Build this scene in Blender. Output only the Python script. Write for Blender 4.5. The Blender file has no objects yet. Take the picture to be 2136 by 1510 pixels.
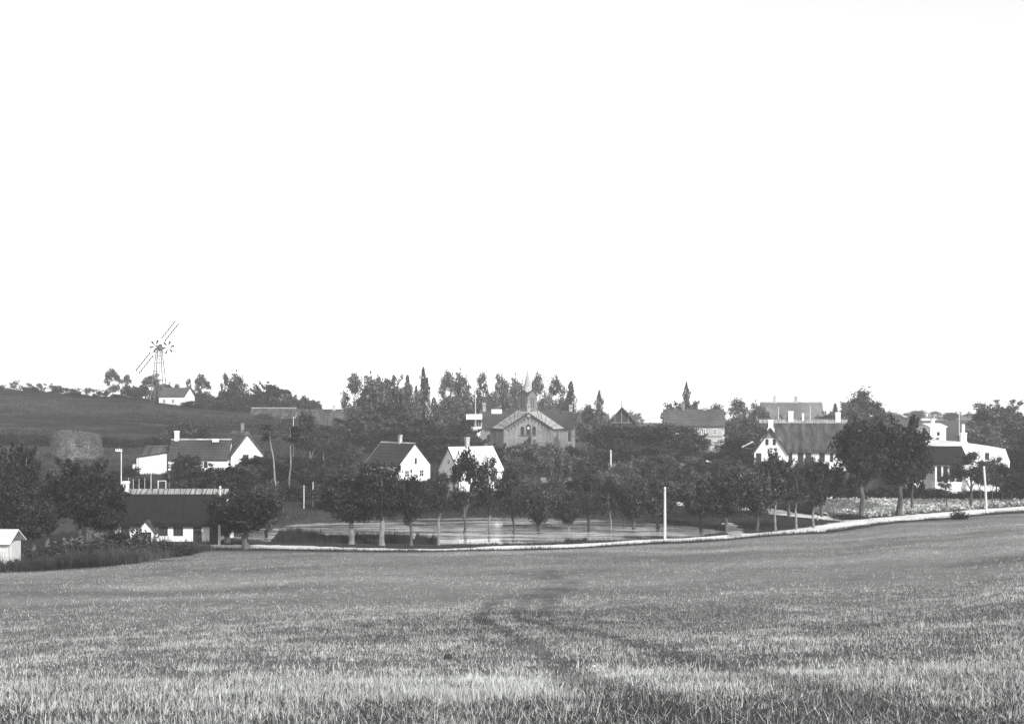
import bpy, bmesh, math, random
import numpy as np
from mathutils import Vector, Matrix

scene = bpy.context.scene
R = math.radians
# ------------------------------------------------------------------ camera
F = 2290.0            # focal length in photograph pixels (photograph 2136 x 1510)
CX, HOR = 1068.0, 850.0
EYE = 16.0            # eye height above the zero level of the valley
cam_d = bpy.data.cameras.new('camera')
cam = bpy.data.objects.new('camera', cam_d)
scene.collection.objects.link(cam)
cam.location = (0, 0, EYE)
cam.rotation_euler = (R(90), 0, 0)
cam_d.sensor_width = 36
cam_d.lens = 36 * F / 2136
cam_d.shift_y = (HOR - 755) / 2136
cam_d.clip_start = 0.1
cam_d.clip_end = 6000
scene.camera = cam
# ------------------------------------------------------------------ sky and sun
SUN_AZ = Vector((0.60, -0.80))      # horizontal direction towards the sun
SUN_EL = R(33)
world = bpy.data.worlds.new('World')
scene.world = world
world.use_nodes = True
wn = world.node_tree
wn.nodes.clear()
sky = wn.nodes.new('ShaderNodeTexSky')
sky.sky_type = 'NISHITA'
sky.sun_disc = False
sky.sun_elevation = SUN_EL
sky.sun_rotation = math.atan2(SUN_AZ.x, SUN_AZ.y)
sky.dust_density = 0.5
sep = wn.nodes.new('ShaderNodeSeparateColor')     # blue-sensitive plate: the sky's blue light is its grey
bg = wn.nodes.new('ShaderNodeBackground')
bg.inputs['Strength'].default_value = 0.15
wo = wn.nodes.new('ShaderNodeOutputWorld')
wn.links.new(sky.outputs[0], sep.inputs[0])
mxc = wn.nodes.new('ShaderNodeMath'); mxc.operation = 'MAXIMUM'
wn.links.new(sep.outputs[1], mxc.inputs[0]); wn.links.new(sep.outputs[2], mxc.inputs[1])
wn.links.new(mxc.outputs[0], bg.inputs['Color'])
wn.links.new(bg.outputs[0], wo.inputs[0])
sun_d = bpy.data.lights.new('sun', 'SUN')
sun_d.energy = 3.2
sun_d.angle = R(1.2)
sun_d.color = (1, 0.995, 0.985)
sun = bpy.data.objects.new('sun', sun_d)
scene.collection.objects.link(sun)
sd = Vector((SUN_AZ.x, SUN_AZ.y, 0)).normalized() * math.cos(SUN_EL) + Vector((0, 0, math.sin(SUN_EL)))
sun.rotation_euler = sd.to_track_quat('Z', 'Y').to_euler()
sun.location = (60, -60, 60)
# ------------------------------------------------------------------ exposure
scene.view_settings.view_transform = 'Standard'
scene.view_settings.look = 'None'
scene.view_settings.exposure = 0.68
scene.view_settings.gamma = 1.0
scene.view_settings.use_curve_mapping = False
try:
    scene.cycles.max_bounces = 6
    scene.cycles.transparent_max_bounces = 8
    scene.cycles.volume_bounces = 1
    scene.cycles.use_denoising = True
except Exception:
    pass

# ------------------------------------------------------------------ helpers
COL = scene.collection
rng = np.random.default_rng(7)
random.seed(7)

def tag(o, label=None, cat=None, group=None, kind=None):
    if label: o['label'] = label
    if cat: o['category'] = cat
    if group: o['group'] = group
    if kind: o['kind'] = kind
    return o

def empty(name, loc, rz=0.0):
    o = bpy.data.objects.new(name, None)
    o.empty_display_size = 0.3
    o.location = loc
    o.rotation_euler = (0, 0, rz)
    COL.objects.link(o)
    return o

def link(name, me, mat=None, parent=None, loc=(0, 0, 0), rot=(0, 0, 0), scale=(1, 1, 1)):
    o = bpy.data.objects.new(name, me)
    if mat is not None and len(me.materials) == 0:
        me.materials.append(mat)
    o.location = loc
    o.rotation_euler = rot
    o.scale = scale
    COL.objects.link(o)
    if parent is not None:
        o.parent = parent
    return o

def np_mesh(name, verts, faces):
    """verts (N,3); faces (M,k) array, all faces with k corners"""
    me = bpy.data.meshes.new(name)
    verts = np.asarray(verts, dtype=np.float32)
    faces = np.asarray(faces, dtype=np.int32)
    k = faces.shape[1]
    me.vertices.add(len(verts))
    me.vertices.foreach_set('co', verts.ravel())
    me.loops.add(faces.size)
    me.loops.foreach_set('vertex_index', faces.ravel())
    me.polygons.add(len(faces))
    me.polygons.foreach_set('loop_start', np.arange(len(faces), dtype=np.int32) * k)
    me.update(calc_edges=True)
    return me

class MB:
    """collects boxes, prisms, tubes into one mesh"""
    def __init__(s):
        s.v = []; s.f = []
    def add(s, vs, fs):
        b = len(s.v)
        s.v += [tuple(v) for v in vs]
        s.f += [tuple(i + b for i in f) for f in fs]
        return s
    def box(s, x0, x1, y0, y1, z0, z1):
        vs = [(x, y, z) for z in (z0, z1) for y in (y0, y1) for x in (x0, x1)]
        return s.add(vs, [(0, 2, 3, 1), (4, 5, 7, 6), (0, 1, 5, 4), (2, 6, 7, 3), (0, 4, 6, 2), (1, 3, 7, 5)])
    def prism_x(s, poly, x0, x1):
        """poly: (y,z) points, extruded along x"""
        n = len(poly)
        vs = [(x0, y, z) for y, z in poly] + [(x1, y, z) for y, z in poly]
        fs = [tuple(range(n)), tuple(range(2 * n - 1, n - 1, -1))]
        fs += [(i, (i + 1) % n + 0, (i + 1) % n + n, i + n)[::-1] for i in range(n)]
        return s.add(vs, fs)
    def prism_y(s, poly, y0, y1):
        """poly: (x,z) points, extruded along y"""
        n = len(poly)
        vs = [(x, y0, z) for x, z in poly] + [(x, y1, z) for x, z in poly]
        fs = [tuple(range(n)), tuple(range(2 * n - 1, n - 1, -1))]
        fs += [(i, (i + 1) % n + 0, (i + 1) % n + n, i + n)[::-1] for i in range(n)]
        return s.add(vs, fs)
    def prism_z(s, poly, z0, z1):
        n = len(poly)
        vs = [(x, y, z0) for x, y in poly] + [(x, y, z1) for x, y in poly]
        fs = [tuple(range(n)), tuple(range(2 * n - 1, n - 1, -1))]
        fs += [(i, (i + 1) % n + 0, (i + 1) % n + n, i + n)[::-1] for i in range(n)]
        return s.add(vs, fs)
    def tube(s, pts, rad, n=6, cap=True):
        pts = [Vector(p) for p in pts]
        b = len(s.v)
        for i, p in enumerate(pts):
            d = (pts[min(i + 1, len(pts) - 1)] - pts[max(i - 1, 0)])
            d = d.normalized() if d.length > 1e-9 else Vector((0, 0, 1))
            a = d.cross(Vector((0, 1, 0)) if abs(d.y) < 0.9 else Vector((1, 0, 0))).normalized()
            c = d.cross(a)
            r = rad[i] if hasattr(rad, '__len__') else rad
            for k in range(n):
                t = 2 * math.pi * k / n
                q = p + a * (r * math.cos(t)) + c * (r * math.sin(t))
                s.v.append((q.x, q.y, q.z))
        for i in range(len(pts) - 1):
            for k in range(n):
                k2 = (k + 1) % n
                s.f.append((b + i * n + k, b + i * n + k2, b + (i + 1) * n + k2, b + (i + 1) * n + k))
        if cap:
            s.f.append(tuple(b + k for k in range(n))[::-1])
            e = b + (len(pts) - 1) * n
            s.f.append(tuple(e + k for k in range(n)))
        return s
    def mesh(s, name, bevel=0.0, normals=True):
        me = bpy.data.meshes.new(name)
        me.from_pydata(s.v, [], s.f)
        if normals or bevel:
            bm = bmesh.new(); bm.from_mesh(me)
            bmesh.ops.recalc_face_normals(bm, faces=bm.faces)
            if bevel:
                bmesh.ops.bevel(bm, geom=[e for e in bm.edges if len(e.link_faces) == 2 and e.calc_face_angle(0) > 0.5],
                                offset=bevel, segments=1, affect='EDGES')
            bm.to_mesh(me); bm.free()
        me.update()
        return me
    def build(s, name, mat, parent=None, loc=(0, 0, 0), rot=(0, 0, 0), bevel=0.0):
        return link(name, s.mesh(name, bevel), mat, parent, loc, rot)

# ------------------------------------------------------------------ materials (a black-and-white plate: greys only)
MATS = {}
def nn(nt, t, **kw):
    n = nt.nodes.new(t)
    for k, v in kw.items():
        setattr(n, k, v)
    return n
def grey(v):
    return (v * 0.985, v, v * 0.985, 1)

def mat(name, v, var=0.25, scale=3.0, rough=0.9, spec=0.2, bump=0.0, bscale=None, detail=6.0, stretch=None, coord='Object',
        objvar=0.0, extra=None):
    """procedural grey surface: base v, mottled by noise of relative size var, optional bump"""
    if name in MATS: return MATS[name]
    m = bpy.data.materials.new(name); m.use_nodes = True
    nt = m.node_tree
    p = nt.nodes['Principled BSDF']
    p.inputs['Roughness'].default_value = rough
    p.inputs['Specular IOR Level'].default_value = spec
    tc = nn(nt, 'ShaderNodeTexCoord')
    src = tc.outputs[coord]
    if stretch:
        mp = nn(nt, 'ShaderNodeMapping'); mp.inputs['Scale'].default_value = stretch
        nt.links.new(src, mp.inputs['Vector']); src = mp.outputs[0]
    no = nn(nt, 'ShaderNodeTexNoise')
    no.inputs['Scale'].default_value = scale; no.inputs['Detail'].default_value = detail
    no.inputs['Roughness'].default_value = 0.65
    nt.links.new(src, no.inputs['Vector'])
    mr = nn(nt, 'ShaderNodeMapRange')
    mr.inputs['From Min'].default_value = 0.3; mr.inputs['From Max'].default_value = 0.7
    mr.inputs['To Min'].default_value = v * (1 - var); mr.inputs['To Max'].default_value = v * (1 + var)
    nt.links.new(no.outputs['Fac'], mr.inputs['Value'])
    val = mr.outputs[0]
    if var > 0.1:                                  # broad weathering on top of the grain
        n2 = nn(nt, 'ShaderNodeTexNoise'); n2.inputs['Scale'].default_value = scale*0.16; n2.inputs['Detail'].default_value = 3
        nt.links.new(src, n2.inputs['Vector'])
        m3 = nn(nt, 'ShaderNodeMapRange'); m3.inputs['From Min'].default_value = 0.35; m3.inputs['From Max'].default_value = 0.65
        m3.inputs['To Min'].default_value = 1 - var*0.9; m3.inputs['To Max'].default_value = 1 + var*0.9
        nt.links.new(n2.outputs['Fac'], m3.inputs['Value'])
        m4 = nn(nt, 'ShaderNodeMath', operation='MULTIPLY')
        nt.links.new(val, m4.inputs[0]); nt.links.new(m3.outputs[0], m4.inputs[1]); val = m4.outputs[0]
    if objvar:
        oi = nn(nt, 'ShaderNodeObjectInfo')
        m2 = nn(nt, 'ShaderNodeMapRange')
        m2.inputs['To Min'].default_value = 1 - objvar; m2.inputs['To Max'].default_value = 1 + objvar
        nt.links.new(oi.outputs['Random'], m2.inputs['Value'])
        mu = nn(nt, 'ShaderNodeMath', operation='MULTIPLY')
        nt.links.new(val, mu.inputs[0]); nt.links.new(m2.outputs[0], mu.inputs[1]); val = mu.outputs[0]
    hgt = no.outputs['Fac']
    if extra:
        val, hgt = extra(nt, tc, val, hgt)
    cc = nn(nt, 'ShaderNodeCombineColor')
    t1 = nn(nt, 'ShaderNodeMath', operation='MULTIPLY'); t1.inputs[1].default_value = 0.985
    nt.links.new(val, t1.inputs[0])
    nt.links.new(t1.outputs[0], cc.inputs[0]); nt.links.new(val, cc.inputs[1]); nt.links.new(t1.outputs[0], cc.inputs[2])
    nt.links.new(cc.outputs[0], p.inputs['Base Color'])
    if bump:
        bp = nn(nt, 'ShaderNodeBump'); bp.inputs['Strength'].default_value = bump; bp.inputs['Distance'].default_value = 0.05
        nt.links.new(hgt, bp.inputs['Height']); nt.links.new(bp.outputs[0], p.inputs['Normal'])
    MATS[name] = m
    return m

def tiles(nu, nv, depth=0.35):
    """rows and columns of roof tiles (each far under 10 px): nu columns and nv courses per metre"""
    def f(nt, tc, val, hgt):
        sx = nn(nt, 'ShaderNodeSeparateXYZ'); nt.links.new(tc.outputs['Object'], sx.inputs[0])
        outs = []
        for ax, n in (('X', nu), ('Z', nv)):
            a = nn(nt, 'ShaderNodeMath', operation='MULTIPLY'); a.inputs[1].default_value = n
            nt.links.new(sx.outputs[ax], a.inputs[0])
            b = nn(nt, 'ShaderNodeMath', operation='FRACT'); nt.links.new(a.outputs[0], b.inputs[0])
            c = nn(nt, 'ShaderNodeMath', operation='PINGPONG'); c.inputs[1].default_value = 0.5
            nt.links.new(b.outputs[0], c.inputs[0])
            outs.append(c.outputs[0])
        mn = nn(nt, 'ShaderNodeMath', operation='MINIMUM')
        nt.links.new(outs[0], mn.inputs[0]); nt.links.new(outs[1], mn.inputs[1])
        mr = nn(nt, 'ShaderNodeMapRange'); mr.inputs['From Max'].default_value = 0.3
        mr.inputs['To Min'].default_value = 1 - depth
        nt.links.new(mn.outputs[0], mr.inputs['Value'])
        mu = nn(nt, 'ShaderNodeMath', operation='MULTIPLY')
        nt.links.new(val, mu.inputs[0]); nt.links.new(mr.outputs[0], mu.inputs[1])
        return mu.outputs[0], mn.outputs[0]
    return f

def leaf_mat(name, v, trans=0.25, objvar=0.38):
    if name in MATS: return MATS[name]
    m = bpy.data.materials.new(name); m.use_nodes = True
    nt = m.node_tree
    p = nt.nodes['Principled BSDF']; out = nt.nodes['Material Output']
    p.inputs['Roughness'].default_value = 0.55
    p.inputs['Specular IOR Level'].default_value = 0.08
    at = nn(nt, 'ShaderNodeAttribute'); at.attribute_name = 'tone'
    oi = nn(nt, 'ShaderNodeObjectInfo')
    m2 = nn(nt, 'ShaderNodeMapRange')
    m2.inputs['To Min'].default_value = v * (1 - objvar); m2.inputs['To Max'].default_value = v * (1 + objvar)
    nt.links.new(oi.outputs['Random'], m2.inputs['Value'])
    mu = nn(nt, 'ShaderNodeMath', operation='MULTIPLY')
    nt.links.new(at.outputs['Fac'], mu.inputs[0]); nt.links.new(m2.outputs[0], mu.inputs[1])
    cc = nn(nt, 'ShaderNodeCombineColor')
    t1 = nn(nt, 'ShaderNodeMath', operation='MULTIPLY'); t1.inputs[1].default_value = 0.975
    nt.links.new(mu.outputs[0], t1.inputs[0])
    nt.links.new(t1.outputs[0], cc.inputs[0]); nt.links.new(mu.outputs[0], cc.inputs[1]); nt.links.new(t1.outputs[0], cc.inputs[2])
    nt.links.new(cc.outputs[0], p.inputs['Base Color'])
    tr = nn(nt, 'ShaderNodeBsdfTranslucent'); nt.links.new(cc.outputs[0], tr.inputs['Color'])
    mx = nn(nt, 'ShaderNodeMixShader'); mx.inputs[0].default_value = trans
    nt.links.new(p.outputs[0], mx.inputs[1]); nt.links.new(tr.outputs[0], mx.inputs[2])
    nt.links.new(mx.outputs[0], out.inputs['Surface'])
    MATS[name] = m
    return m

M_WHITE = mat('limewash', 0.80, var=0.06, scale=1.3, bump=0.15)
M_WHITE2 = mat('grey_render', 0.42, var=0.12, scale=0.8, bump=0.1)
M_BRICK = mat('church_brick', 0.23, var=0.25, scale=2.2, bump=0.3, extra=tiles(0.9, 1.8, 0.25))
M_TILE = mat('clay_tile', 0.062, var=0.35, scale=1.2, bump=0.6, extra=tiles(2.4, 2.4, 0.75))
M_TILE2 = mat('slate_roof', 0.045, var=0.4, scale=1.0, bump=0.4, extra=tiles(1.6, 2.0, 0.6))
M_SLATE = mat('church_slate', 0.052, var=0.3, scale=0.8, bump=0.3, extra=tiles(1.6, 1.6, 0.5))
M_SLATE_P = mat('pale_slate', 0.085, var=0.3, scale=0.8, bump=0.3, extra=tiles(1.6, 1.6, 0.4))  # lighter base tone than the church slate
M_TILE_P = mat('hazed_tile', 0.15, var=0.3, scale=0.8, bump=0.3, extra=tiles(1.4, 1.4, 0.4))  # tile lightened for far roofs: haze put into the colour
M_ZINC = mat('pale_metal_roof', 0.30, var=0.15, scale=0.7, rough=0.6, bump=0.3)
M_PALEROOF = mat('pale_roof', 0.62, var=0.15, scale=1.4, bump=0.2)
M_THATCH = mat('thatch', 0.056, var=0.55, scale=3.0, stretch=(3, 1, 0.6), bump=0.8)
M_THATCH_OLD = mat('dark_old_thatch', 0.010, var=0.4, scale=5.0, stretch=(6, 1, 0.8), bump=0.8)
M_STRAW = mat('ridge_straw', 0.24, var=0.45, scale=6.0, stretch=(6, 1, 1), bump=0.8)
M_WOOD_D = mat('dark_tarred_wood', 0.035, var=0.4, scale=8, bump=0.4)
M_WOOD = mat('grey_weathered_wood', 0.20, var=0.35, scale=9, stretch=(1, 1, 0.15), bump=0.4)
M_WOOD_P = mat('pale_weathered_wood', 0.55, var=0.2, scale=9, stretch=(1, 1, 0.15), bump=0.4)
M_POLE = mat('pale_pole_wood', 0.62, var=0.2, scale=6, stretch=(2, 2, 0.3), bump=0.3)
M_GLASS = mat('dark_pane', 0.03, var=0.3, scale=2, rough=0.12, spec=0.5)
M_FRAME = mat('white_frame_paint', 0.75, var=0.08, scale=5)
M_FRAME_D = mat('dark_frame_paint', 0.06, var=0.2, scale=5)
M_BRICKD = mat('chimney_brick', 0.20, var=0.4, scale=5, bump=0.4)
M_BRICKP = mat('pale_chimney_brick', 0.36, var=0.3, scale=5, bump=0.4)
M_IRON = mat('grey_iron', 0.13, var=0.2, scale=4, rough=0.6)
M_HAY = mat('hay', 0.15, var=0.5, scale=4, stretch=(1, 1, 1), bump=1.0)
M_BARK = mat('bark', 0.08, var=0.45, scale=7, stretch=(2, 2, 0.5), bump=0.6, objvar=0.2)
M_BARK_P = mat('pale_bark', 0.2, var=0.35, scale=7, stretch=(1, 1, 1.5), bump=0.4, objvar=0.15)
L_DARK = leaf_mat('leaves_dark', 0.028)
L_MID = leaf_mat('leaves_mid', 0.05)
L_PALE = leaf_mat('leaves_pale', 0.08)  # own tone of near shrubs; on far trees it stands in for haze
L_HAZED = leaf_mat('leaves_hazed', 0.10)  # far trees only: haze painted into the leaf colour
L_CONIF = leaf_mat('needles', 0.03, trans=0.1)

# ------------------------------------------------------------------ the lie of the land
COLS = np.array([-600, 0, 250, 500, 600, 750, 1068, 1400, 1700, 1950, 2136, 2700], float)
ROWS = np.array([-60, 0, 5.5, 14, 40, 75, 90, 105, 112, 120, 135, 150, 172, 190, 210, 255, 290, 330, 450, 1300], float)
#        -600    0    250   500   600   750   1068  1400  1700  1950  2136  2700     (metres below the eye)
HT = np.array([
 [-2.5, -2.5, -2.5, -2.5, -2.5, -2.5, -2.5, -2.5, -2.5, -2.5, -2.5, -2.5],
 [0.95, 0.95, 0.95, 0.95, 0.95, 0.95, 0.95, 0.95, 0.95, 0.95, 0.95, 0.95],
 [1.60, 1.60, 1.60, 1.60, 1.60, 1.60, 1.59, 1.58, 1.57, 1.56, 1.55, 1.5],
 [3.50, 3.45, 3.42, 3.40, 3.40, 3.38, 3.36, 3.32, 3.28, 3.20, 3.10, 2.9],
 [8.00, 7.70, 7.55, 7.40, 7.35, 7.30, 7.20, 7.05, 6.80, 6.50, 6.20, 5.6],
 [11.6, 11.4, 11.2, 11.0, 10.9, 10.8, 10.7, 10.5, 10.1, 9.50, 9.00, 8.0],
 [13.2, 13.0, 12.6, 12.4, 12.3, 12.2, 12.1, 11.9, 11.4, 10.7, 10.2, 9.0],
 [14.3, 14.1, 14.0, 13.9, 13.8, 13.8, 13.7, 13.3, 12.6, 11.8, 11.2, 10.0],
 [14.5, 14.4, 14.3, 14.3, 14.3, 14.35, 14.35, 13.9, 13.1, 12.4, 11.8, 10.6],
 [14.5, 14.5, 14.5, 14.5, 14.5, 14.5, 14.5, 14.40, 13.7, 13.0, 12.4, 11.2],
 [13.0, 13.0, 13.3, 14.0, 14.4, 14.5, 14.5, 14.5, 14.25, 13.9, 13.4, 12.4],
 [11.2, 11.2, 11.5, 12.6, 13.8, 14.3, 14.4, 14.2, 14.0, 14.0, 14.0, 13.2],
 [9.7, 9.8, 9.9, 10.2, 11.8, 12.3, 12.9, 13.0, 12.6, 12.9, 13.2, 13.0],
 [8.8, 8.7, 8.9, 9.2, 10.0, 11.0, 12.0, 12.2, 11.0, 11.6, 12.2, 12.5],
 [6.6, 6.6, 7.0, 7.6, 8.4, 9.3, 11.4, 11.5, 10.6, 10.8, 11.5, 12],
 [0.5, 0.6, 1.6, 3.5, 4.4, 5.5, 10.4, 10.4, 10.0, 9.6, 10, 11],
 [-3.8, -3.6, -2.0, 1.1, 2.5, 4.0, 10.0, 10.0, 9.0, 8.5, 9, 10],
 [-5.2, -5.2, -3.0, 1.4, 2.6, 4.0, 9.5, 9.5, 8.0, 7.5, 8, 9],
 [-3.0, -3.0, -1.0, 2.5, 3.2, 4.5, 8.5, 8.5, 6.0, 5.0, 5.5, 7],
 [6, 6, 6, 6, 6, 6, 8, 8, 6, 5, 5, 6]], float)
def _pchip(x, y):
    """monotone cubic slopes along axis 0"""
    h = np.diff(x)[:, None]; d = np.diff(y, axis=0) / h
    m = np.zeros_like(y)
    w1 = 2 * h[1:] + h[:-1]; w2 = h[1:] + 2 * h[:-1]
    same = (d[1:] * d[:-1]) > 0
    with np.errstate(divide='ignore', invalid='ignore'):
        hm = (w1 + w2) / (w1 / d[:-1] + w2 / d[1:])
    m[1:-1] = np.where(same, hm, 0)
    m[0] = d[0]; m[-1] = d[-1]
    return m
_MS = _pchip(ROWS, HT)
def base_h(X, Y):
    X = np.asarray(X, float); Y = np.asarray(Y, float)
    px = CX + F * X / np.maximum(Y, 12.0)
    px = np.clip(px, COLS[0], COLS[-1])
    Yc = np.clip(Y, ROWS[0], ROWS[-1] - 1e-3)
    r = np.clip(np.searchsorted(ROWS, Yc, side='right') - 1, 0, len(ROWS) - 2)
    c = np.clip(np.searchsorted(COLS, px, side='right') - 1, 0, len(COLS) - 2)
    H = ROWS[r + 1] - ROWS[r]; t = (Yc - ROWS[r]) / H
    h00 = 2*t**3 - 3*t**2 + 1; h10 = t**3 - 2*t**2 + t; h01 = -2*t**3 + 3*t**2; h11 = t**3 - t**2
    def colv(cc):
        return h00*HT[r, cc] + h10*H*_MS[r, cc] + h01*HT[r+1, cc] + h11*H*_MS[r+1, cc]
    s = (px - COLS[c]) / (COLS[c + 1] - COLS[c]); s = s*s*(3 - 2*s)
    return colv(c) * (1 - s) + colv(c + 1) * s
WATER_H = 14.72
# pond outline: near edge / far edge distance for world x
POND_X = np.array([-32, -26, -18, -8, 0, 8, 16, 22, 25.5])
POND_N = np.array([124, 119.5, 118, 117.2, 117.6, 118.8, 121, 124, 128.5])
POND_F = np.array([132, 139, 143, 146, 147, 146, 142, 136, 131])
def pond_in(X, Y):
    """signed measure, > 0 inside the pond (metres from the bank)"""
    n = np.interp(X, POND_X, POND_N); f = np.interp(X, POND_X, POND_F)
    wob = 0.5 * np.sin(X * 0.9) + 0.3 * np.sin(X * 2.3 + 1)
    d = np.minimum(Y - n - wob * 0.4, f + wob - Y)
    return np.minimum(d, np.minimum(X - POND_X[0], POND_X[-1] - X))
def ground_h(X, Y):
    h = base_h(X, Y)
    X = np.asarray(X, float); Y = np.asarray(Y, float)
    # gentle unevenness
    h = h + 0.10 * np.sin(X * 0.31 + 0.7 * np.sin(Y * 0.13)) * np.sin(Y * 0.23 + 1.3) * np.clip((Y - 8) / 30, 0, 1) * (1 - np.clip((Y - 95) / 10, 0, 1))
    hill = np.clip((Y - 195) / 25, 0, 1) * np.clip((-X - 20) / 30, 0, 1)
    h = h + hill * 0.22 * np.sin(Y * 1.15 + 2.2 * np.sin(X * 0.09) + 0.8 * np.sin(X * 0.31))
    p = pond_in(X, Y)
    bed = np.clip(p, -1.5, 2.5)
    t = np.clip((bed + 1.5) / 1.5, 0, 1)
    tgt = WATER_H + np.where(bed > 0, 0.5 * bed, 0.25 * bed)
    h = h * (1 - t) + tgt * t
    return h
def gz(X, Y):
    r = EYE - ground_h(X, Y)
    return float(r) if np.ndim(r) == 0 else r
def wx(px, D): return (px - CX) / F * D
def wz(py, D): return EYE - (py - HOR) / F * D
def P(px, py, D): return Vector((wx(px, D), D, wz(py, D)))
def G(px, D, dz=0.0):
    X = wx(px, D)
    return Vector((X, D, gz(X, D) + dz))
_DD = np.concatenate([np.arange(4, 60, 0.1), np.arange(60, 420, 0.4)])
def pick(px, py, dmin=4.0):
    """where the ray through a photograph point meets the ground"""
    X = wx(px, _DD); g = ground_h(X, _DD); ray = (py - HOR) / F * _DD
    ok = (ray >= g) & (_DD >= dmin)
    i = int(np.argmax(ok)) if ok.any() else len(_DD) - 1
    D = float(_DD[i])
    return Vector((wx(px, D), D, gz(wx(px, D), D)))

def smooth(pts, n=8):
    pts = [Vector(p) for p in pts]
    out = []
    for i in range(len(pts) - 1):
        p0 = pts[max(i - 1, 0)]; p1 = pts[i]; p2 = pts[i + 1]; p3 = pts[min(i + 2, len(pts) - 1)]
        for k in range(n):
            t = k / n
            out.append(0.5 * ((2*p1) + (-p0 + p2)*t + (2*p0 - 5*p1 + 4*p2 - p3)*t*t + (-p0 + 3*p1 - 3*p2 + p3)*t**3))
    out.append(pts[-1])
    return out

def poly_dist(X, Y, pts):
    """distance of points to a polyline (x,y)"""
    best = np.full(np.shape(X), 1e9)
    for a, b in zip(pts[:-1], pts[1:]):
        dx, dy = b[0]-a[0], b[1]-a[1]
        L = dx*dx + dy*dy + 1e-9
        t = np.clip(((X-a[0])*dx + (Y-a[1])*dy) / L, 0, 1)
        best = np.minimum(best, np.hypot(X-a[0]-t*dx, Y-a[1]-t*dy))
    return best

def vnoise(X, Y, s, seed=0):
    """smooth value noise, about -1..1"""
    r = np.random.default_rng(seed).uniform(-1, 1, (64, 64))
    x = np.asarray(X) / s; y = np.asarray(Y) / s
    xi = np.floor(x).astype(int); yi = np.floor(y).astype(int)
    fx = x - xi; fy = y - yi
    fx = fx*fx*(3-2*fx); fy = fy*fy*(3-2*fy)
    g = lambda a, b: r[a % 64, b % 64]
    return (g(xi, yi)*(1-fx) + g(xi+1, yi)*fx)*(1-fy) + (g(xi, yi+1)*(1-fx) + g(xi+1, yi+1)*fx)*fy
# ------------------------------------------------------------------ roads (defined first: the ground cover follows them)
ROAD_PX = [(405, 1141), (470, 1141), (560, 1142), (700, 1146), (900, 1148), (1068, 1144), (1240, 1137), (1387, 1129), (1520, 1121),
           (1650, 1110), (1760, 1096), (1820, 1087), (1900, 1080), (2058, 1067), (2136, 1062), (2260, 1052), (2400, 1046)]
ROAD = smooth([pick(x, y, 60) for x, y in ROAD_PX], 10)
FORK = smooth([pick(x, y, 100) for x, y in [(1815, 1087), (1760, 1085), (1720, 1081), (1650, 1075)]] +
              [G(1590, 150), G(1515, 153), G(1440, 156), G(1300, 163), G(1200, 168), G(1128, 173), G(1050, 181), G(980, 192)], 8)
RAMP = smooth([pick(1528, 1121, 100), pick(1536, 1114, 100), pick(1528, 1104, 100), pick(1517, 1092, 100)], 6)
def xy(pts): return [(p.x, p.y) for p in pts]
road_x = np.array([p.x for p in ROAD]); road_y = np.array([p.y for p in ROAD])
def road_line(X): return np.interp(X, road_x, road_y, left=road_y[0] - 4, right=road_y[-1] + 10)

# wheel ruts of the field track, traced on the ground
RUTS = [[(1640, 1600), (1420, 1500), (1300, 1460), (1215, 1425), (1160, 1385), (1105, 1348), (1050, 1318), (1000, 1292), (1003, 1278), (1030, 1258), (1065, 1242)],
        [(2150, 1560), (1900, 1500), (1700, 1440), (1560, 1405), (1450, 1380), (1370, 1358), (1295, 1335), (1220, 1318), (1140, 1304), (1085, 1288), (1085, 1270), (1105, 1245), (1150, 1225), (1152, 1214), (1120, 1203), (1060, 1196)],
        [(1137, 1285), (1140, 1268), (1152, 1245), (1180, 1228), (1192, 1216), (1165, 1206), (1140, 1198), (1150, 1190)]]
RUTS = [xy(smooth([pick(x, y) for x, y in r], 4)) for r in RUTS]
RUT_W = [0.26, 0.30, 0.42]
def rut_mask(X, Y):
    m = np.zeros(np.shape(X))
    for pts, w in zip(RUTS, RUT_W):
        d = poly_dist(X, Y, pts) + 0.12 * vnoise(X, Y, 0.7, 3)
        m = np.maximum(m, np.clip(1.35 - d / w, 0, 1))
    return m
# hedge line that bounds the field on the left, as a polyline of its near edge
HEDGE = xy(smooth([pick(x, y, 50) for x, y in [(-260, 1202), (-120, 1197), (0, 1193), (120, 1188), (260, 1178), (350, 1163), (410, 1152), (440, 1148)]], 5))
hx = np.array([p[0] for p in HEDGE]); hy = np.array([p[1] for p in HEDGE])
def field_edge(X):
    """far edge of the stubble field for world x"""
    e = road_line(X) - 3.2
    h = np.interp(X, hx, hy)
    return np.where(X < hx[-1], np.minimum(h, 400), e)

# ------------------------------------------------------------------ ground sheet
def axis(lo, a, b, hi, step):
    mid = np.arange(a, b + 1e-6, step)
    out = [b]; s = step
    while out[-1] < hi: s *= 1.22; out.append(min(out[-1] + s, hi))
    neg = [a]; s = step
    while neg[-1] > lo: s *= 1.22; neg.append(max(neg[-1] - s, lo))
    return np.concatenate([np.array(neg[1:][::-1]), mid, np.array(out[1:])])
gx = axis(-450, -120, 120, 450, 0.8)
gy = np.concatenate([axis(-60, 2, 30, 30, 0.5), np.arange(30.6, 160, 0.7), axis(160, 160, 340, 600, 1.2)[1:]])
GX, GY = np.meshgrid(gx, gy)
GZ = EYE - ground_h(GX, GY)
nx_, ny_ = len(gx), len(gy)
idx = np.arange(nx_ * ny_).reshape(ny_, nx_)
gfaces = np.stack([idx[:-1, :-1].ravel(), idx[:-1, 1:].ravel(), idx[1:, 1:].ravel(), idx[1:, :-1].ravel()], 1)
gme = np_mesh('ground', np.stack([GX.ravel(), GY.ravel(), GZ.ravel()], 1), gfaces)
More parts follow.
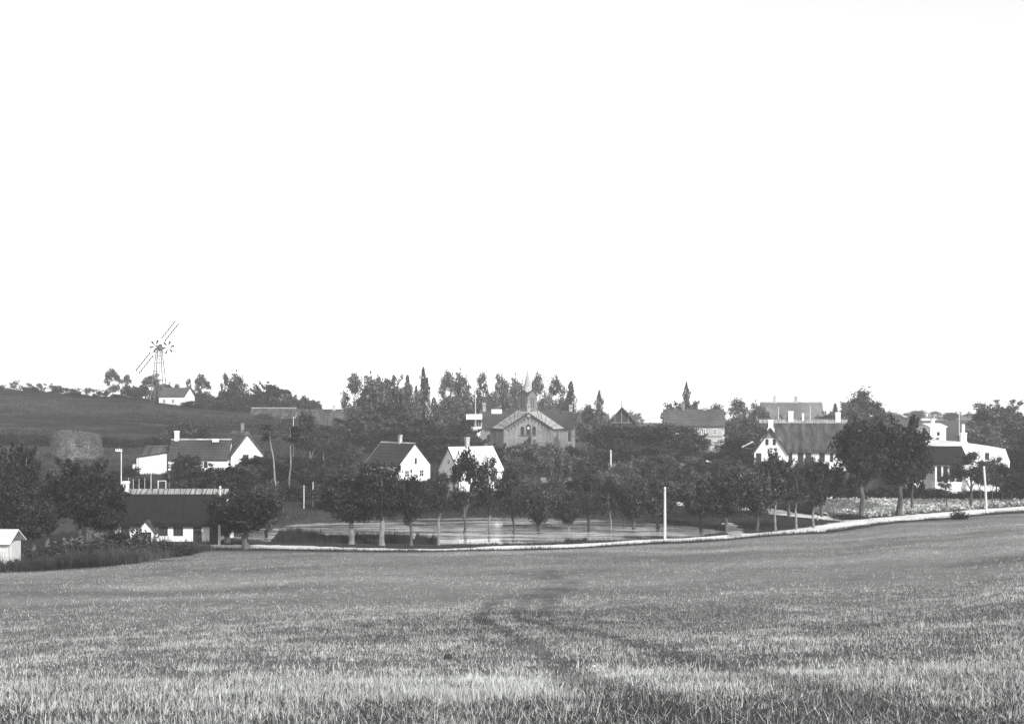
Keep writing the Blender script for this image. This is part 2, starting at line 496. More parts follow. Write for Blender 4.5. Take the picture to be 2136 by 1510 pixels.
def land_tone(X, Y):
    """land cover reflectance: pale stubble, dark meadow, pasture"""
    edge = field_edge(X)
    t = np.full(np.shape(X), 0.042)
    n1 = vnoise(X, Y, 9, 11) * 0.6 + vnoise(X, Y, 3.1, 12) * 0.4
    fld = np.where(Y < 30, 0.12, 0.12 + 0.05*np.clip((Y - 30)/30, 0, 1)) * (1 + 0.3 * n1 + 0.35 * vnoise(X * 0.3, Y, 5, 31))
    fld = fld * (1 - 0.4 * rut_mask(X, Y))
    s = np.clip((edge - Y) / 1.5, 0, 1)
    verge = np.clip((edge - Y) / 5.0, 0, 1)
    t = t * (1 - s) + fld * (0.55 + 0.45 * verge) * s
    hill = np.clip((Y - 198) / 10, 0, 1) * np.clip((-X - 12) / 14, 0, 1)
    t = t * (1 - hill) + hill * 0.035 * (1 + 0.8 * vnoise(X * 0.2, Y, 2.2, 13) + 0.25 * vnoise(X * 0.5, Y, 7, 15) + 0.15 * vnoise(X, Y, 14, 14))
    # mown strip by the haystack, and the small clearing above the reeds
    mown = np.clip(1 - np.abs(Y - 192) / 9, 0, 1) * np.clip((-X - 62) / 8, 0, 1)
    t = np.where(mown > 0, t * (1 - mown) + 0.14 * mown, t)
    clr = np.exp(-((X + 28.5) / 4.5) ** 2 - ((Y - 147) / 7) ** 2)
    t = t + 0.04*clr
    return t
gme.attributes.new('tone', 'FLOAT', 'POINT').data.foreach_set('value', land_tone(GX.ravel(), GY.ravel()).astype(np.float32))
gme.polygons.foreach_set('use_smooth', np.ones(len(gme.polygons), dtype=bool))

def attr_mat(name, var=0.3, scale=6.0, stretch=(1, 1, 1), bump=0.5, trans=0.0, rough=0.95):
    m = bpy.data.materials.new(name); m.use_nodes = True
    nt = m.node_tree; p = nt.nodes['Principled BSDF']
    p.inputs['Roughness'].default_value = rough; p.inputs['Specular IOR Level'].default_value = 0.1
    at = nn(nt, 'ShaderNodeAttribute'); at.attribute_name = 'tone'
    tc = nn(nt, 'ShaderNodeTexCoord'); mp = nn(nt, 'ShaderNodeMapping'); mp.inputs['Scale'].default_value = stretch
    no = nn(nt, 'ShaderNodeTexNoise'); no.inputs['Scale'].default_value = scale; no.inputs['Detail'].default_value = 8
    no.inputs['Roughness'].default_value = 0.8
    nt.links.new(tc.outputs['Object'], mp.inputs[0]); nt.links.new(mp.outputs[0], no.inputs['Vector'])
    mr = nn(nt, 'ShaderNodeMapRange'); mr.inputs['From Min'].default_value = 0.3; mr.inputs['From Max'].default_value = 0.7
    mr.inputs['To Min'].default_value = 1 - var; mr.inputs['To Max'].default_value = 1 + var
    nt.links.new(no.outputs['Fac'], mr.inputs['Value'])
    mu = nn(nt, 'ShaderNodeMath', operation='MULTIPLY')
    nt.links.new(at.outputs['Fac'], mu.inputs[0]); nt.links.new(mr.outputs[0], mu.inputs[1])
    cc = nn(nt, 'ShaderNodeCombineColor')
    t1 = nn(nt, 'ShaderNodeMath', operation='MULTIPLY'); t1.inputs[1].default_value = 0.98
    nt.links.new(mu.outputs[0], t1.inputs[0])
    nt.links.new(t1.outputs[0], cc.inputs[0]); nt.links.new(mu.outputs[0], cc.inputs[1]); nt.links.new(t1.outputs[0], cc.inputs[2])
    nt.links.new(cc.outputs[0], p.inputs['Base Color'])
    if bump:
        bp = nn(nt, 'ShaderNodeBump'); bp.inputs['Strength'].default_value = bump; bp.inputs['Distance'].default_value = 0.12
        nt.links.new(no.outputs['Fac'], bp.inputs['Height']); nt.links.new(bp.outputs[0], p.inputs['Normal'])
    if trans:
        tr = nn(nt, 'ShaderNodeBsdfTranslucent'); nt.links.new(cc.outputs[0], tr.inputs['Color'])
        mx = nn(nt, 'ShaderNodeMixShader'); mx.inputs[0].default_value = trans
        nt.links.new(p.outputs[0], mx.inputs[1]); nt.links.new(tr.outputs[0], mx.inputs[2])
        nt.links.new(mx.outputs[0], nt.nodes['Material Output'].inputs['Surface'])
    return m
M_GROUND = attr_mat('field_and_meadow', var=0.45, scale=1.6, bump=0.8)
M_BLADE = attr_mat('grass_blades', var=0.1, scale=3, bump=0, trans=0.3)
tag(link('ground', gme, M_GROUND), kind='structure')

def strip(name, pts, w0, w1, m, dz=0.05, seed=1, kind='structure'):
    """a ribbon lying on the ground"""
    r = np.random.default_rng(seed)
    pts = [Vector((p.x, p.y, 0)) for p in pts]
    V = []; N = 6
    for i, p in enumerate(pts):
        d = (pts[min(i+1, len(pts)-1)] - pts[max(i-1, 0)]).normalized()
        nrm = Vector((-d.y, d.x, 0)); w = w0 + (w1 - w0) * i / (len(pts) - 1)
        for k in range(N + 1):
            s = (k / N - 0.5) * w
            if k in (0, N): s += r.uniform(-0.42, 0.42)
            q = p + nrm * s
            crown = 0.05 * (1 - (2 * k / N - 1) ** 2)
            V.append((q.x, q.y, max(gz(q.x, q.y) + dz, 0) + crown))
    Fc = [(i*(N+1)+k, i*(N+1)+k+1, (i+1)*(N+1)+k+1, (i+1)*(N+1)+k) for i in range(len(pts)-1) for k in range(N)]
    me = np_mesh(name, V, Fc)
    me.polygons.foreach_set('use_smooth', np.ones(len(me.polygons), dtype=bool))
    if me.polygons[0].normal.z < 0: me.flip_normals()
    return tag(link(name, me, m), kind=kind)
M_ROAD = mat('chalky_gravel', 0.62, var=0.18, scale=1.5, bump=0.3, coord='Object')
def dense(pts, step=0.7):
    out = [pts[0]]
    for a, b in zip(pts[:-1], pts[1:]):
        n = max(1, int((b - a).length / step))
        out += [a.lerp(b, (k + 1) / n) for k in range(n)]
    return out
strip('road', dense(ROAD), 4.0, 5.6, M_ROAD, dz=0.06)
strip('side_road', dense(FORK), 3.6, 3.2, M_ROAD, dz=0.10, seed=2)
strip('footpath', dense(RAMP), 1.9, 1.0, mat('worn_earth', 0.36, var=0.25, scale=2, bump=0.3), dz=0.09, seed=3)

# ------------------------------------------------------------------ pond
def water_mat():
    m = bpy.data.materials.new('pond_water'); m.use_nodes = True
    nt = m.node_tree; p = nt.nodes['Principled BSDF']
    p.inputs['Roughness'].default_value = 0.06; p.inputs['IOR'].default_value = 1.34
    p.inputs['Specular IOR Level'].default_value = 0.5
    tc = nn(nt, 'ShaderNodeTexCoord'); mp = nn(nt, 'ShaderNodeMapping'); mp.inputs['Scale'].default_value = (0.25, 1.0, 1)
    no = nn(nt, 'ShaderNodeTexNoise'); no.inputs['Scale'].default_value = 1.5; no.inputs['Detail'].default_value = 3
    pn = nn(nt, 'ShaderNodeTexNoise'); pn.inputs['Scale'].default_value = 0.12; pn.inputs['Detail'].default_value = 3
    nt.links.new(tc.outputs['Object'], mp.inputs[0]); nt.links.new(mp.outputs[0], no.inputs['Vector'])
    nt.links.new(mp.outputs[0], pn.inputs['Vector'])
    mr = nn(nt, 'ShaderNodeMapRange'); mr.inputs['From Min'].default_value = 0.36; mr.inputs['From Max'].default_value = 0.50
    mr.inputs['To Min'].default_value = 0.05; mr.inputs['To Max'].default_value = 1.0
    nt.links.new(pn.outputs['Fac'], mr.inputs['Value'])
    # base colour painted pale for the sky's reflection, with darker streaks
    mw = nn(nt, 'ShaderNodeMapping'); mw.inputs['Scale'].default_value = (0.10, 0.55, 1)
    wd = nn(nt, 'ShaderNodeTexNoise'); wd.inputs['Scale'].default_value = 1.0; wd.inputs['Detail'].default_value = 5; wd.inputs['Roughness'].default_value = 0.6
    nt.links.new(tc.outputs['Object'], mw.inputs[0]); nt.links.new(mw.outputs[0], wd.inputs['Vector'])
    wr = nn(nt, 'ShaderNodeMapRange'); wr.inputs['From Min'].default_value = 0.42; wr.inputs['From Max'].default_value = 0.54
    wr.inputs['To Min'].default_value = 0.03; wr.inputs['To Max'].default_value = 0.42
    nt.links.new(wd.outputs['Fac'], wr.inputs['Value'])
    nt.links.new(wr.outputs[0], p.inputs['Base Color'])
    bp = nn(nt, 'ShaderNodeBump'); bp.inputs['Distance'].default_value = 0.16
    nt.links.new(mr.outputs[0], bp.inputs['Strength'])
    nt.links.new(no.outputs['Fac'], bp.inputs['Height']); nt.links.new(bp.outputs[0], p.inputs['Normal'])
    return m
xs = np.linspace(-33.5, 27, 61)
pn_ = np.interp(xs, POND_X, POND_N) - 1.6; pf_ = np.interp(xs, POND_X, POND_F) + 1.6
WV = []
for x, a, b in zip(xs, pn_, pf_):
    WV += [(x, a, EYE - WATER_H), (x, b, EYE - WATER_H)]
WF = [(2*i, 2*i+2, 2*i+3, 2*i+1) for i in range(len(xs)-1)]
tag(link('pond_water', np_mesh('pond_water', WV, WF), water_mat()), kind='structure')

# ------------------------------------------------------------------ grass
def blades(name, X, Y, hgt, wid, tone, lean=0.5, segs=2, seed=5, Z=None):
    """one mesh of grass blades, given per-blade arrays"""
    r = np.random.default_rng(seed); n = len(X)
    Z = gz(X, Y) if Z is None else Z
    a = r.uniform(0, 2*np.pi, n); la = r.uniform(0, 2*np.pi, n)
    ll = np.minimum(np.abs(r.normal(0, lean, n)), 0.97) * hgt
    wxv, wyv = np.cos(a) * wid / 2, np.sin(a) * wid / 2
    lx, ly = np.cos(la) * ll, np.sin(la) * ll
    b = np.stack([X, Y, Z - 0.01], 1)
    v = [b + np.stack([-wxv, -wyv, 0*wxv], 1), b + np.stack([wxv, wyv, 0*wxv], 1)]
    tip = b + np.stack([lx, ly, np.sqrt(np.maximum(hgt**2 - np.minimum(ll, 0.9*hgt)**2, 0.02*hgt**2))], 1)
    if segs == 2:
        mid = b + np.stack([lx*0.3, ly*0.3, (tip - b)[:, 2]*0.6], 1)
        v += [mid + np.stack([wxv, wyv, 0*wxv], 1)*0.7, mid - np.stack([wxv, wyv, 0*wxv], 1)*0.7, tip]
        k = 5; tri = [(0, 1, 2), (0, 2, 3), (3, 2, 4)]
    else:
        v += [tip]; k = 3; tri = [(0, 1, 2)]
    V = np.stack(v, 1).reshape(-1, 3)
    base = np.arange(n)[:, None] * k
    Fc = np.concatenate([base + np.array(t)[None, :] for t in tri], 0)
    me = np_mesh(name, V, Fc)
    me.attributes.new('tone', 'FLOAT', 'POINT').data.foreach_set('value', np.repeat(tone, k).astype(np.float32))
    return me
def scatter_field(n, d0, d1, seed, spread=0.62):
    r = np.random.default_rng(seed)
    D = np.sqrt(r.uniform(d0**2, d1**2, n)); X = r.uniform(-spread, spread, n) * D
    fade = np.clip((D - d0)/(0.25*d0), 0.05, 1) * np.clip((d1*1.12 - D)/(0.24*d1 if d1 < 20 else 0.5*d1), 0, 1) if d0 < 60 else 1
    ok = (D < field_edge(X) + 0.3) & (r.uniform(0, 1, n) < fade)
    return X[ok], D[ok], r
def field_blades(name, n, d0, d1, h, w, seed, segs, tuft=0):
    X, Y, r = scatter_field(n, d0, d1, seed)
    if tuft:                                        # gather two thirds of the blades into tufts
        c = len(X) // tuft
        i = r.integers(0, c, len(X)); t = r.uniform(0, 1, len(X)) < 0.66
        X = np.where(t, X[i] + r.normal(0, 0.022, len(X))*Y/9, X); Y = np.where(t, Y[i] + r.normal(0, 0.022, len(Y))*Y/9, Y)
    m = rut_mask(X, Y)
    clump = vnoise(X, Y, 0.33, seed) * 0.55 + vnoise(X, Y, 1.4, seed+1) * 0.45 + 0.15 * vnoise(X, Y, 5, 21)
    keep = r.uniform(0, 1, len(X)) < np.clip(0.62 + 0.6*clump, 0.12, 1) * (1 - 0.3*m)
    X, Y, m, clump = X[keep], Y[keep], m[keep], clump[keep]; n = len(X)
    hg = h * r.lognormal(0, 0.38, n) * (1 - 0.4*m) * (1 + 0.45*clump)
    straw = r.uniform(0, 1, n) < np.clip(0.58 + 0.75*clump - 0.4*m, 0.05, 0.97)
    tone = np.where(straw, r.uniform(0.30, 0.85, n), r.uniform(0.02, 0.10, n))
    if 5 < d0 < 20: tone = 0.8*tone + 0.2*np.where(straw, 0.45, 0.12)
    if d0 > 25: tone = 0.5*tone + 0.5*np.where(straw, 0.42, 0.16)
    edge = np.clip((field_edge(X) - Y) / 6, 0.3, 1)
    tone = tone * (1 + 0.22*vnoise(X*0.3, Y, 5, 31) + 0.15*vnoise(X, Y, 2.2, 32))
    return blades(name, X, Y, hg, w * r.uniform(0.6, 1.4, n), tone * edge, lean=0.85, segs=segs, seed=seed)
for nm, n, d0, d1, h, w, sd_, sg in (('stubble_grass', 300000, 3.6, 12.2, 0.040, 0.0046, 41, 2),
                                     ('stubble_grass', 500000, 10, 44, 0.056, 0.0105, 42, 1),
                                     ('stubble_grass', 380000, 26, 150, 0.078, 0.024, 43, 1)):
    tag(link(nm, field_blades(nm, n, d0, d1, h, w, sd_, sg, {41: 9, 42: 7, 43: 0}[sd_]), M_BLADE),
        {41: 'pale dry stubble blades nearest the camera', 42: 'pale dry stubble in the middle of the field',
         43: 'short dry stubble on the far slope down to the road'}[sd_], 'grass', kind='stuff')
for d0, d1, n, h_, w_, sd_ in ((3.6, 12.2, 130000, 0.06, 0.0045, 46), (10.5, 44, 150000, 0.08, 0.009, 47)):
    X, Y, r = scatter_field(n, d0, d1, sd_)
    tn = np.where(r.uniform(0, 1, len(X)) < 0.55, r.uniform(0.3, 0.8, len(X)), r.uniform(0.02, 0.1, len(X))) * (1 - 0.4*rut_mask(X, Y)) * (1 + 0.2*vnoise(X, Y, 0.5, sd_))
    tag(link('straw_litter', blades('straw_litter', X, Y, h_*r.lognormal(0, 0.4, len(X)), np.full(len(X), w_), tn, lean=2.2, segs=1, seed=sd_), M_BLADE),
        'flattened straw litter on the ground %s' % ('nearest the camera' if sd_ == 46 else 'in the middle of the field'), 'straw', kind='stuff')
# long single straws standing or lying in the stubble
X, Y, r = scatter_field(900, 4.2, 24, 44)
tag(link('loose_straw', blades('loose_straw', X, Y, r.uniform(0.10, 0.24, len(X)), r.uniform(0.004, 0.008, len(X)),
         r.uniform(0.4, 0.65, len(X)), lean=1.1, segs=2, seed=45), M_BLADE), 'long pale straws sticking out of the stubble', 'straw', kind='stuff')
# dark rank verge along both sides of the road
def along(pts, off0, off1, n, seed):
    r = np.random.default_rng(seed)
    seg = np.array(xy(pts)); d = np.diff(seg, axis=0); L = np.hypot(d[:, 0], d[:, 1])
    i = r.choice(len(L), n, p=L / L.sum()); t = r.uniform(0, 1, n)
    nrm = np.stack([-d[i, 1], d[i, 0]], 1) / L[i][:, None]
    q = seg[i] + d[i]*t[:, None] + nrm * r.uniform(off0, off1, n)[:, None]
    return q[:, 0], q[:, 1], r
for off, n, sd_, lb in (((-4.4, -1.85), 30000, 51, 'dark rank grass on the field side of the road'), ((1.85, 4.8), 34000, 52, 'dark grass verge between the road and the pond')):
    X, Y, r = along(ROAD, off[0], off[1], n, sd_)
    ok = (pond_in(X, Y) < 0.2) & (poly_dist(X, Y, xy(FORK)) > 2.1) & (poly_dist(X, Y, xy(RAMP)) > 1.1)
    X, Y = X[ok], Y[ok]
    hh = 0.2 * r.lognormal(0, 0.4, len(X)) * (1 + 0.6*vnoise(X, Y, 2.5, 8))
    tag(link('verge_grass', blades('verge_grass', X, Y, hh, np.full(len(X), 0.05), r.uniform(0.03, 0.08, len(X)), segs=1, seed=sd_), M_BLADE),
        lb, 'grass', kind='stuff')
# meadow behind the road, banks of the pond, hillside pasture
def area_grass(name, lb, px0, px1, d0, d1, n, h, w, t0, t1, seed):
    r = np.random.default_rng(seed)
    D = np.sqrt(r.uniform(d0**2, d1**2, n)); X = wx(r.uniform(px0, px1, n), D)
    ok = (pond_in(X, D) < 0) & (poly_dist(X, D, xy(FORK)) > 1.9) & (poly_dist(X, D, xy(RAMP)) > 0.9) & (D > road_line(X) + 2.6)
    X, D = X[ok], D[ok]; n = len(X)
    tone = r.uniform(t0, t1, n) * (1 + 0.35*vnoise(X, D, 4, 9))
    tag(link(name, blades(name, X, D, h*r.lognormal(0, 0.35, n), np.full(n, w), tone, segs=1, seed=seed), M_BLADE), lb, 'grass', kind='stuff')
area_grass('meadow_grass', 'dark green grass of the plot between the two roads', 1380, 1830, 118, 156, 60000, 0.16, 0.06, 0.03, 0.06, 61)
area_grass('meadow_grass', 'rough grass in the clearing left of the pond', 540, 760, 124, 168, 40000, 0.25, 0.07, 0.035, 0.10, 62)
area_grass('hill_pasture', 'tussocky pasture covering the hillside on the left', -150, 780, 196, 300, 120000, 0.34, 0.2, 0.012, 0.075, 63)
area_grass('garden_growth', 'low green growth in the gardens behind the thatched cottage', -60, 560, 130, 196, 60000, 0.35, 0.10, 0.03, 0.08, 64)
area_grass('bank_growth', 'low dark growth on the far bank of the pond', 700, 1600, 143, 215, 80000, 0.4, 0.12, 0.025, 0.055, 65)
# reeds on the near bank
def reeds(name, lb, px0, px1, d0, d1, n, h, seed):
    r = np.random.default_rng(seed)
    D = r.uniform(d0, d1, n); pp = r.uniform(px0, px1, n); X = wx(pp, D)
    end = np.clip(np.minimum(pp - px0, px1 - pp) / (0.10*(px1 - px0)), 0.12, 1) ** 0.6 * r.uniform(0.75, 1.0, n)
    Z = np.maximum(gz(X, D), EYE - WATER_H - 0.3)
    top = h * end * r.uniform(0.55, 1.12, n) * (0.72 + 0.25*vnoise(X, D, 2.2, seed) + 0.28*vnoise(X, D, 0.5, seed + 1))
    tag(link(name, blades(name, X, D, top, np.full(n, 0.05), r.uniform(0.018, 0.055, n), lean=0.16, segs=2, seed=seed, Z=Z), M_BLADE), lb, 'reeds', kind='stuff')
reeds('reeds', 'tall dark reed bed along the near bank left of the row', 565, 735, 117.5, 122, 9000, 2.0, 71)
reeds('reeds', 'dark reeds behind the trunks of the leftmost pond trees', 728, 868, 117.5, 122, 6600, 1.75, 72)
reeds('reeds', 'rounded dark clump of reeds before the white reflection', 862, 914, 117.0, 119.5, 3600, 1.75, 73)
reeds('reeds', 'small clump of reeds in the water beside a thin trunk', 1174, 1226, 118.5, 120.2, 2200, 1.0, 74)
X, Y, r = along([Vector((p[0], p[1], 0)) for p in HEDGE], -0.3, 7.5, 26000, 66)
tag(link('rank_weeds', blades('rank_weeds', X, Y, r.lognormal(-0.55, 0.35, len(X)) * (1 + 0.4*vnoise(X, Y, 1.6, 6)), np.full(len(X), 0.07), r.uniform(0.025, 0.10, len(X)), lean=0.3, segs=2, seed=66), M_BLADE),
    'tall rank weeds along the left edge of the field', 'weeds', kind='stuff')
# leafy root crop on the right
def leafy(name, lb, cat, px0, px1, d0, d1, n, h, size, t0, t1, seed):
    r = np.random.default_rng(seed)
    D = np.sqrt(r.uniform(d0**2, d1**2, n)); X = wx(r.uniform(px0, px1, n), D)
    ok = (D > road_line(X) + 3.4) & (poly_dist(X, D, xy(FORK)) > 2.6)
    X, D = X[ok], D[ok]; n = len(X)
    Z = gz(X, D) + r.uniform(0.02, h, n)
    me = quads(name, np.stack([X, D, Z], 1), size, r, flat=0.45)
    me.attributes['tone'].data.foreach_set('value', np.repeat(r.uniform(t0, t1, n), 4).astype(np.float32))
    return tag(link(name, me, M_BLADE), lb, cat, kind='stuff')
def quads(name, C, size, r, flat=0.0, tone=None, up=0.0):
    """leaf-shaped quads at the given centres"""
    n = len(C)
    nr = r.normal(0, 1, (n, 3)); nr[:, 2] += flat * 2; nr /= np.linalg.norm(nr, axis=1)[:, None]
    h = r.normal(0, 1, (n, 3)); h[:, 2] += up
    u = np.cross(nr, h); u /= np.linalg.norm(u, axis=1)[:, None] + 1e-9
    w = np.cross(nr, u)
    sz = (size * r.lognormal(0, 0.25, n))[:, None]
    a, b = u * sz * 0.36, w * sz * 0.62
    V = np.stack([C - b, C + a - 0.1*b, C + b, C - a - 0.1*b], 1).reshape(-1, 3)
    me = np_mesh(name, V, np.arange(4*n).reshape(n, 4))
    t = np.ones(n) if tone is None else tone
    me.attributes.new('tone', 'FLOAT', 'POINT').data.foreach_set('value', np.repeat(t, 4).astype(np.float32))
    return me
leafy('leafy_crop', 'pale leafy root crop growing beside the road on the right', 'crop', 1700, 2330, 138, 158, 30000, 0.75, 0.36, 0.22, 0.8, 81)
# ------------------------------------------------------------------ buildings
def box_window(w, h, nx=2, nz=2, bar=0.06, t=0.05):
    """frame mesh and pane mesh in x (width), z (height), facing -y"""
    m = MB()
    e = bar
    m.box(-w/2, w/2, -t, 0.01, -h/2, -h/2 + e); m.box(-w/2, w/2, -t, 0.01, h/2 - e, h/2)
    m.box(-w/2, -w/2 + e, -t, 0.01, -h/2 + e, h/2 - e); m.box(w/2 - e, w/2, -t, 0.01, -h/2 + e, h/2 - e)
    for i in range(1, nx):
        x = -w/2 + w*i/nx; m.box(x - e*0.4, x + e*0.4, -t*0.8, 0.0, -h/2 + e, h/2 - e)
    for i in range(1, nz):
        z = -h/2 + h*i/nz
        for k in range(nx):
            xa = -w/2 + w*k/nx + e*(1 if k == 0 else 0.4); xb = -w/2 + w*(k+1)/nx - e*(1 if k == nx-1 else 0.4)
            m.box(xa, xb, -t*0.7, 0.0, z - e*0.3, z + e*0.3)
    return m
def arch_poly(w, h, n=8):
    r = w/2
    pts = [(-r, -h/2), (r, -h/2)]
    for i in range(n + 1):
        a = math.pi * i / n
        pts.append((r*math.cos(a), h/2 - r + r*math.sin(a)))
    return pts

class House:
    """gabled house. Local frame: front wall on y=0 facing -y, ridge along x, x from 0 (left end) to L, depth W.
    near: the corner of the house next to the viewer, 'right' (front's right end) or 'left'."""
    def __init__(s, name, label, cat, px, D, near, theta, L, W, hw, hr, wall=None, roof=None, ov=0.3, og=0.15, th=0.16, base=None, down=1.2, walls=True):
        s.L, s.W, s.hw, s.hr = L, W, hw, hr
        s.wallm = wall or M_WHITE; s.roofm = roof or M_TILE
        rz = -R(theta) if near == 'right' else R(theta)
        c = Vector((wx(px, D), D, 0))
        xl = L if near == 'right' else 0
        off = Vector((math.cos(rz)*xl, math.sin(rz)*xl, 0))
        o = c - off
        if base is None:
            zs = [gz((o + Vector((math.cos(rz)*a - math.sin(rz)*b, math.sin(rz)*a + math.cos(rz)*b, 0))).x,
                     (o + Vector((math.cos(rz)*a - math.sin(rz)*b, math.sin(rz)*a + math.cos(rz)*b, 0))).y) for a in (0, L) for b in (0, W)]
            base = sum(zs)/4
        s.base = base
        s.root = empty(name, (o.x, o.y, base), rz)
        tag(s.root, label, cat)
        s.ov, s.og, s.th = ov, og, th
        if walls:
            MB().prism_x([(0, -down), (W, -down), (W, hw), (W/2, hw + hr), (0, hw)], 0, L).build('wall', s.wallm, s.root)
        s.roof = s.make_roof()
    def make_roof(s):
        W, hw, hr, L, ov, og, th = s.W, s.hw, s.hr, s.L, s.ov, s.og, s.th
        k = hr / (W/2)
        n = math.hypot(1, k) * th
        lo = 0.003
        poly = [(-ov, hw - k*ov + lo), (W/2, hw + hr + lo), (W + ov, hw - k*ov + lo),
                (W + ov, hw - k*ov + n), (W/2, hw + hr + n), (-ov, hw - k*ov + n)]
        s.top = hw + hr + n
        return MB().prism_x(poly, -og, L + og).build('roof', s.roofm, s.root)
    def put(s, face, a, z):
        """location and rotation for something on a face at distance a along it (left to right as seen from outside)"""
        if face == 'front': return (a, -0.012, z), (0, 0, 0)
        if face == 'right': return (s.L + 0.012, a, z), (0, 0, R(90))
        if face == 'left': return (-0.012, s.W - a, z), (0, 0, R(-90))
    def window(s, face, a, z, w, h, nx=2, nz=2, frame=None, pane=None, name='window', bar=0.07):
        loc, rot = s.put(face, a, z)
        win = box_window(w, h, nx, nz, bar).build(name, frame or M_FRAME, s.root, loc, rot)
        MB().box(-w/2 + bar*0.5, w/2 - bar*0.5, -0.018, 0.006, -h/2 + bar*0.5, h/2 - bar*0.5).build('pane', pane or M_GLASS, win)
        return win
    def door(s, face, a, w, h, m=None, z0=0.0, planks=4):
        loc, rot = s.put(face, a, z0)
        d = MB().box(-w/2 - 0.08, -w/2, -0.05, 0.01, 0, h).box(w/2, w/2 + 0.08, -0.05, 0.01, 0, h).box(-w/2 - 0.08, w/2 + 0.08, -0.05, 0.01, h, h + 0.08)
        d = d.build('door', M_FRAME_D if m is None else m, s.root, loc, rot)
        lf = MB()
        for k in range(planks):
            lf.box(-w/2 + w*k/planks + 0.008, -w/2 + w*(k+1)/planks - 0.008, -0.03, 0.004, 0.02, h - 0.01)
        lf.build('door_leaf', m or M_WOOD_D, d)
        return d
    def arch(s, face, a, z, w, h, frame=M_FRAME_D, pane=None):
        loc, rot = s.put(face, a, z)
        o = MB().prism_y(arch_poly(w, h), -0.03, 0.008).build('window', frame, s.root, loc, rot)
        MB().prism_y(arch_poly(w*0.8, h*0.88), -0.045, -0.028).build('pane', pane or M_GLASS, o)
        return o
    def chimney(s, x, h, w=0.5, d=0.5, m=None, y=None, cap=0.07, z=None, extra=0.9):
        y = s.W/2 if y is None else y
        z = s.top if z is None else z
        c = MB().box(x - w/2, x + w/2, y - d/2, y + d/2, z - extra, z + h - 0.22)
        c.box(x - w/2 - cap, x + w/2 + cap, y - d/2 - cap, y + d/2 + cap, z + h - 0.22, z + h - 0.06)
        c.box(x - w/2 - cap*0.3, x + w/2 + cap*0.3, y - d/2 - cap*0.3, y + d/2 + cap*0.3, z + h - 0.06, z + h)
        c.box(x - w/2 - cap*0.8, x + w/2 + cap*0.8, y - d/2 - cap*0.8, y + d/2 + cap*0.8, z - 0.25, z - 0.05)
        return c.build('chimney', m or M_WHITE, s.roof)
    def ridge(s, m=None, w=0.32, h=0.12, x0=None, x1=None):
        k = s.hr / (s.W/2); y = s.W/2; t = s.top
        p = [(y - w, t - k*w + 0.012), (y, t + 0.012), (y + w, t - k*w + 0.012), (y + w, t - k*w + h), (y, t + h), (y - w, t - k*w + h)]
        x0 = -s.og - 0.02 if x0 is None else x0; x1 = s.L + s.og + 0.02 if x1 is None else x1
        return MB().prism_x(p, x0, x1).build('ridge_cap', m or M_FRAME, s.roof)
    def riders(s, n, m=None, ln=0.75, x0=0.2, x1=None, th=0.045):
        k = s.hr / (s.W/2); y = s.W/2; t = s.top + 0.16
        x1 = s.L - 0.2 if x1 is None else x1
        q = MB()
        for sg in (-1, 1):
            a = Vector((0.03*sg, -sg*0.16, 0.12)); b = Vector((0.03*sg, sg*ln*0.62, -k*ln*0.62))
            q.tube([a, b], th, 4)
        me = q.mesh('ridge_rider'); rr = random.Random(int(s.L*100))
        for i in range(n):
            link('ridge_rider', me, m or M_WOOD_D, s.roof, (x0 + (x1 - x0)*i/(n - 1) + rr.uniform(-0.06, 0.06), y, t), (rr.uniform(-0.1, 0.1), rr.uniform(-0.18, 0.18), 0))
    def barge(s, m=None, faces=('right', 'left')):
        """verge boards along the gables"""
        W, hw, hr, ov = s.W, s.hw, s.hr, s.ov
        k = hr/(W/2); n = math.hypot(1, k)*s.th
        for f in faces:
            x = s.L + s.og if f == 'right' else -s.og - 0.05
            p = [(-ov, hw - k*ov - 0.05), (W/2, hw + hr - 0.05), (W + ov, hw - k*ov - 0.05),
                 (W + ov, hw - k*ov + n + 0.03), (W/2, hw + hr + n + 0.03), (-ov, hw - k*ov + n + 0.03)]
            MB().prism_x(p, x + 0.002, x + 0.048).build('verge_board', m or M_FRAME, s.root)
    def world(s, x, y, z):
        rz = s.root.rotation_euler.z
        return Vector((s.root.location.x + math.cos(rz)*x - math.sin(rz)*y, s.root.location.y + math.sin(rz)*x + math.cos(rz)*y, s.base + z))

# --- thatched cottage by the road, lower left
D0 = 119.0; m_px = D0 / F
b0 = wz(1133, D0)
h = House('thatched_cottage', 'low white cottage with dark old thatch beside the road, lower left', 'cottage', 180, D0, 'left', 0, 276*m_px, 6.4, 2.15, 3.0,
          roof=M_THATCH_OLD, ov=0.35, og=0.25, th=0.3, base=b0)
h.ridge(M_STRAW, w=0.5, h=0.12); h.riders(24, ln=1.0)
fx = lambda px: (px - 180) * m_px
for px in (340, 372): h.window('front', fx(px), 1.32, 20*m_px, 19*m_px, 3, 2, frame=M_FRAME_D, bar=0.05)
h.window('front', fx(262), 1.3, 0.9, 0.9, 2, 2, frame=M_FRAME_D, bar=0.05)
h.door('front', fx(412), 0.75, 1.78); h.door('front', fx(447), 0.85, 1.75)
h.door('front', fx(232), 0.8, 1.75)
h.chimney(fx(241), 0.95, 0.55, 0.55, M_WHITE, extra=0.6)
porch = MB()   # gabled porch
x0, x1 = fx(296), fx(327)
porch.prism_y([(x0, -1.0), (x1, -1.0), (x1, 1.45), ((x0+x1)/2, 2.45), (x0, 1.45)], -1.15, -0.02).build('porch', M_WHITE, h.root)
pr = MB(); xm = (x0+x1)/2
pr.prism_y([(x0-0.25, 1.2), (xm, 2.46), (x1+0.25, 1.2), (x1+0.25, 1.34), (xm, 2.62), (x0-0.25, 1.34)], -1.3, 0.3)
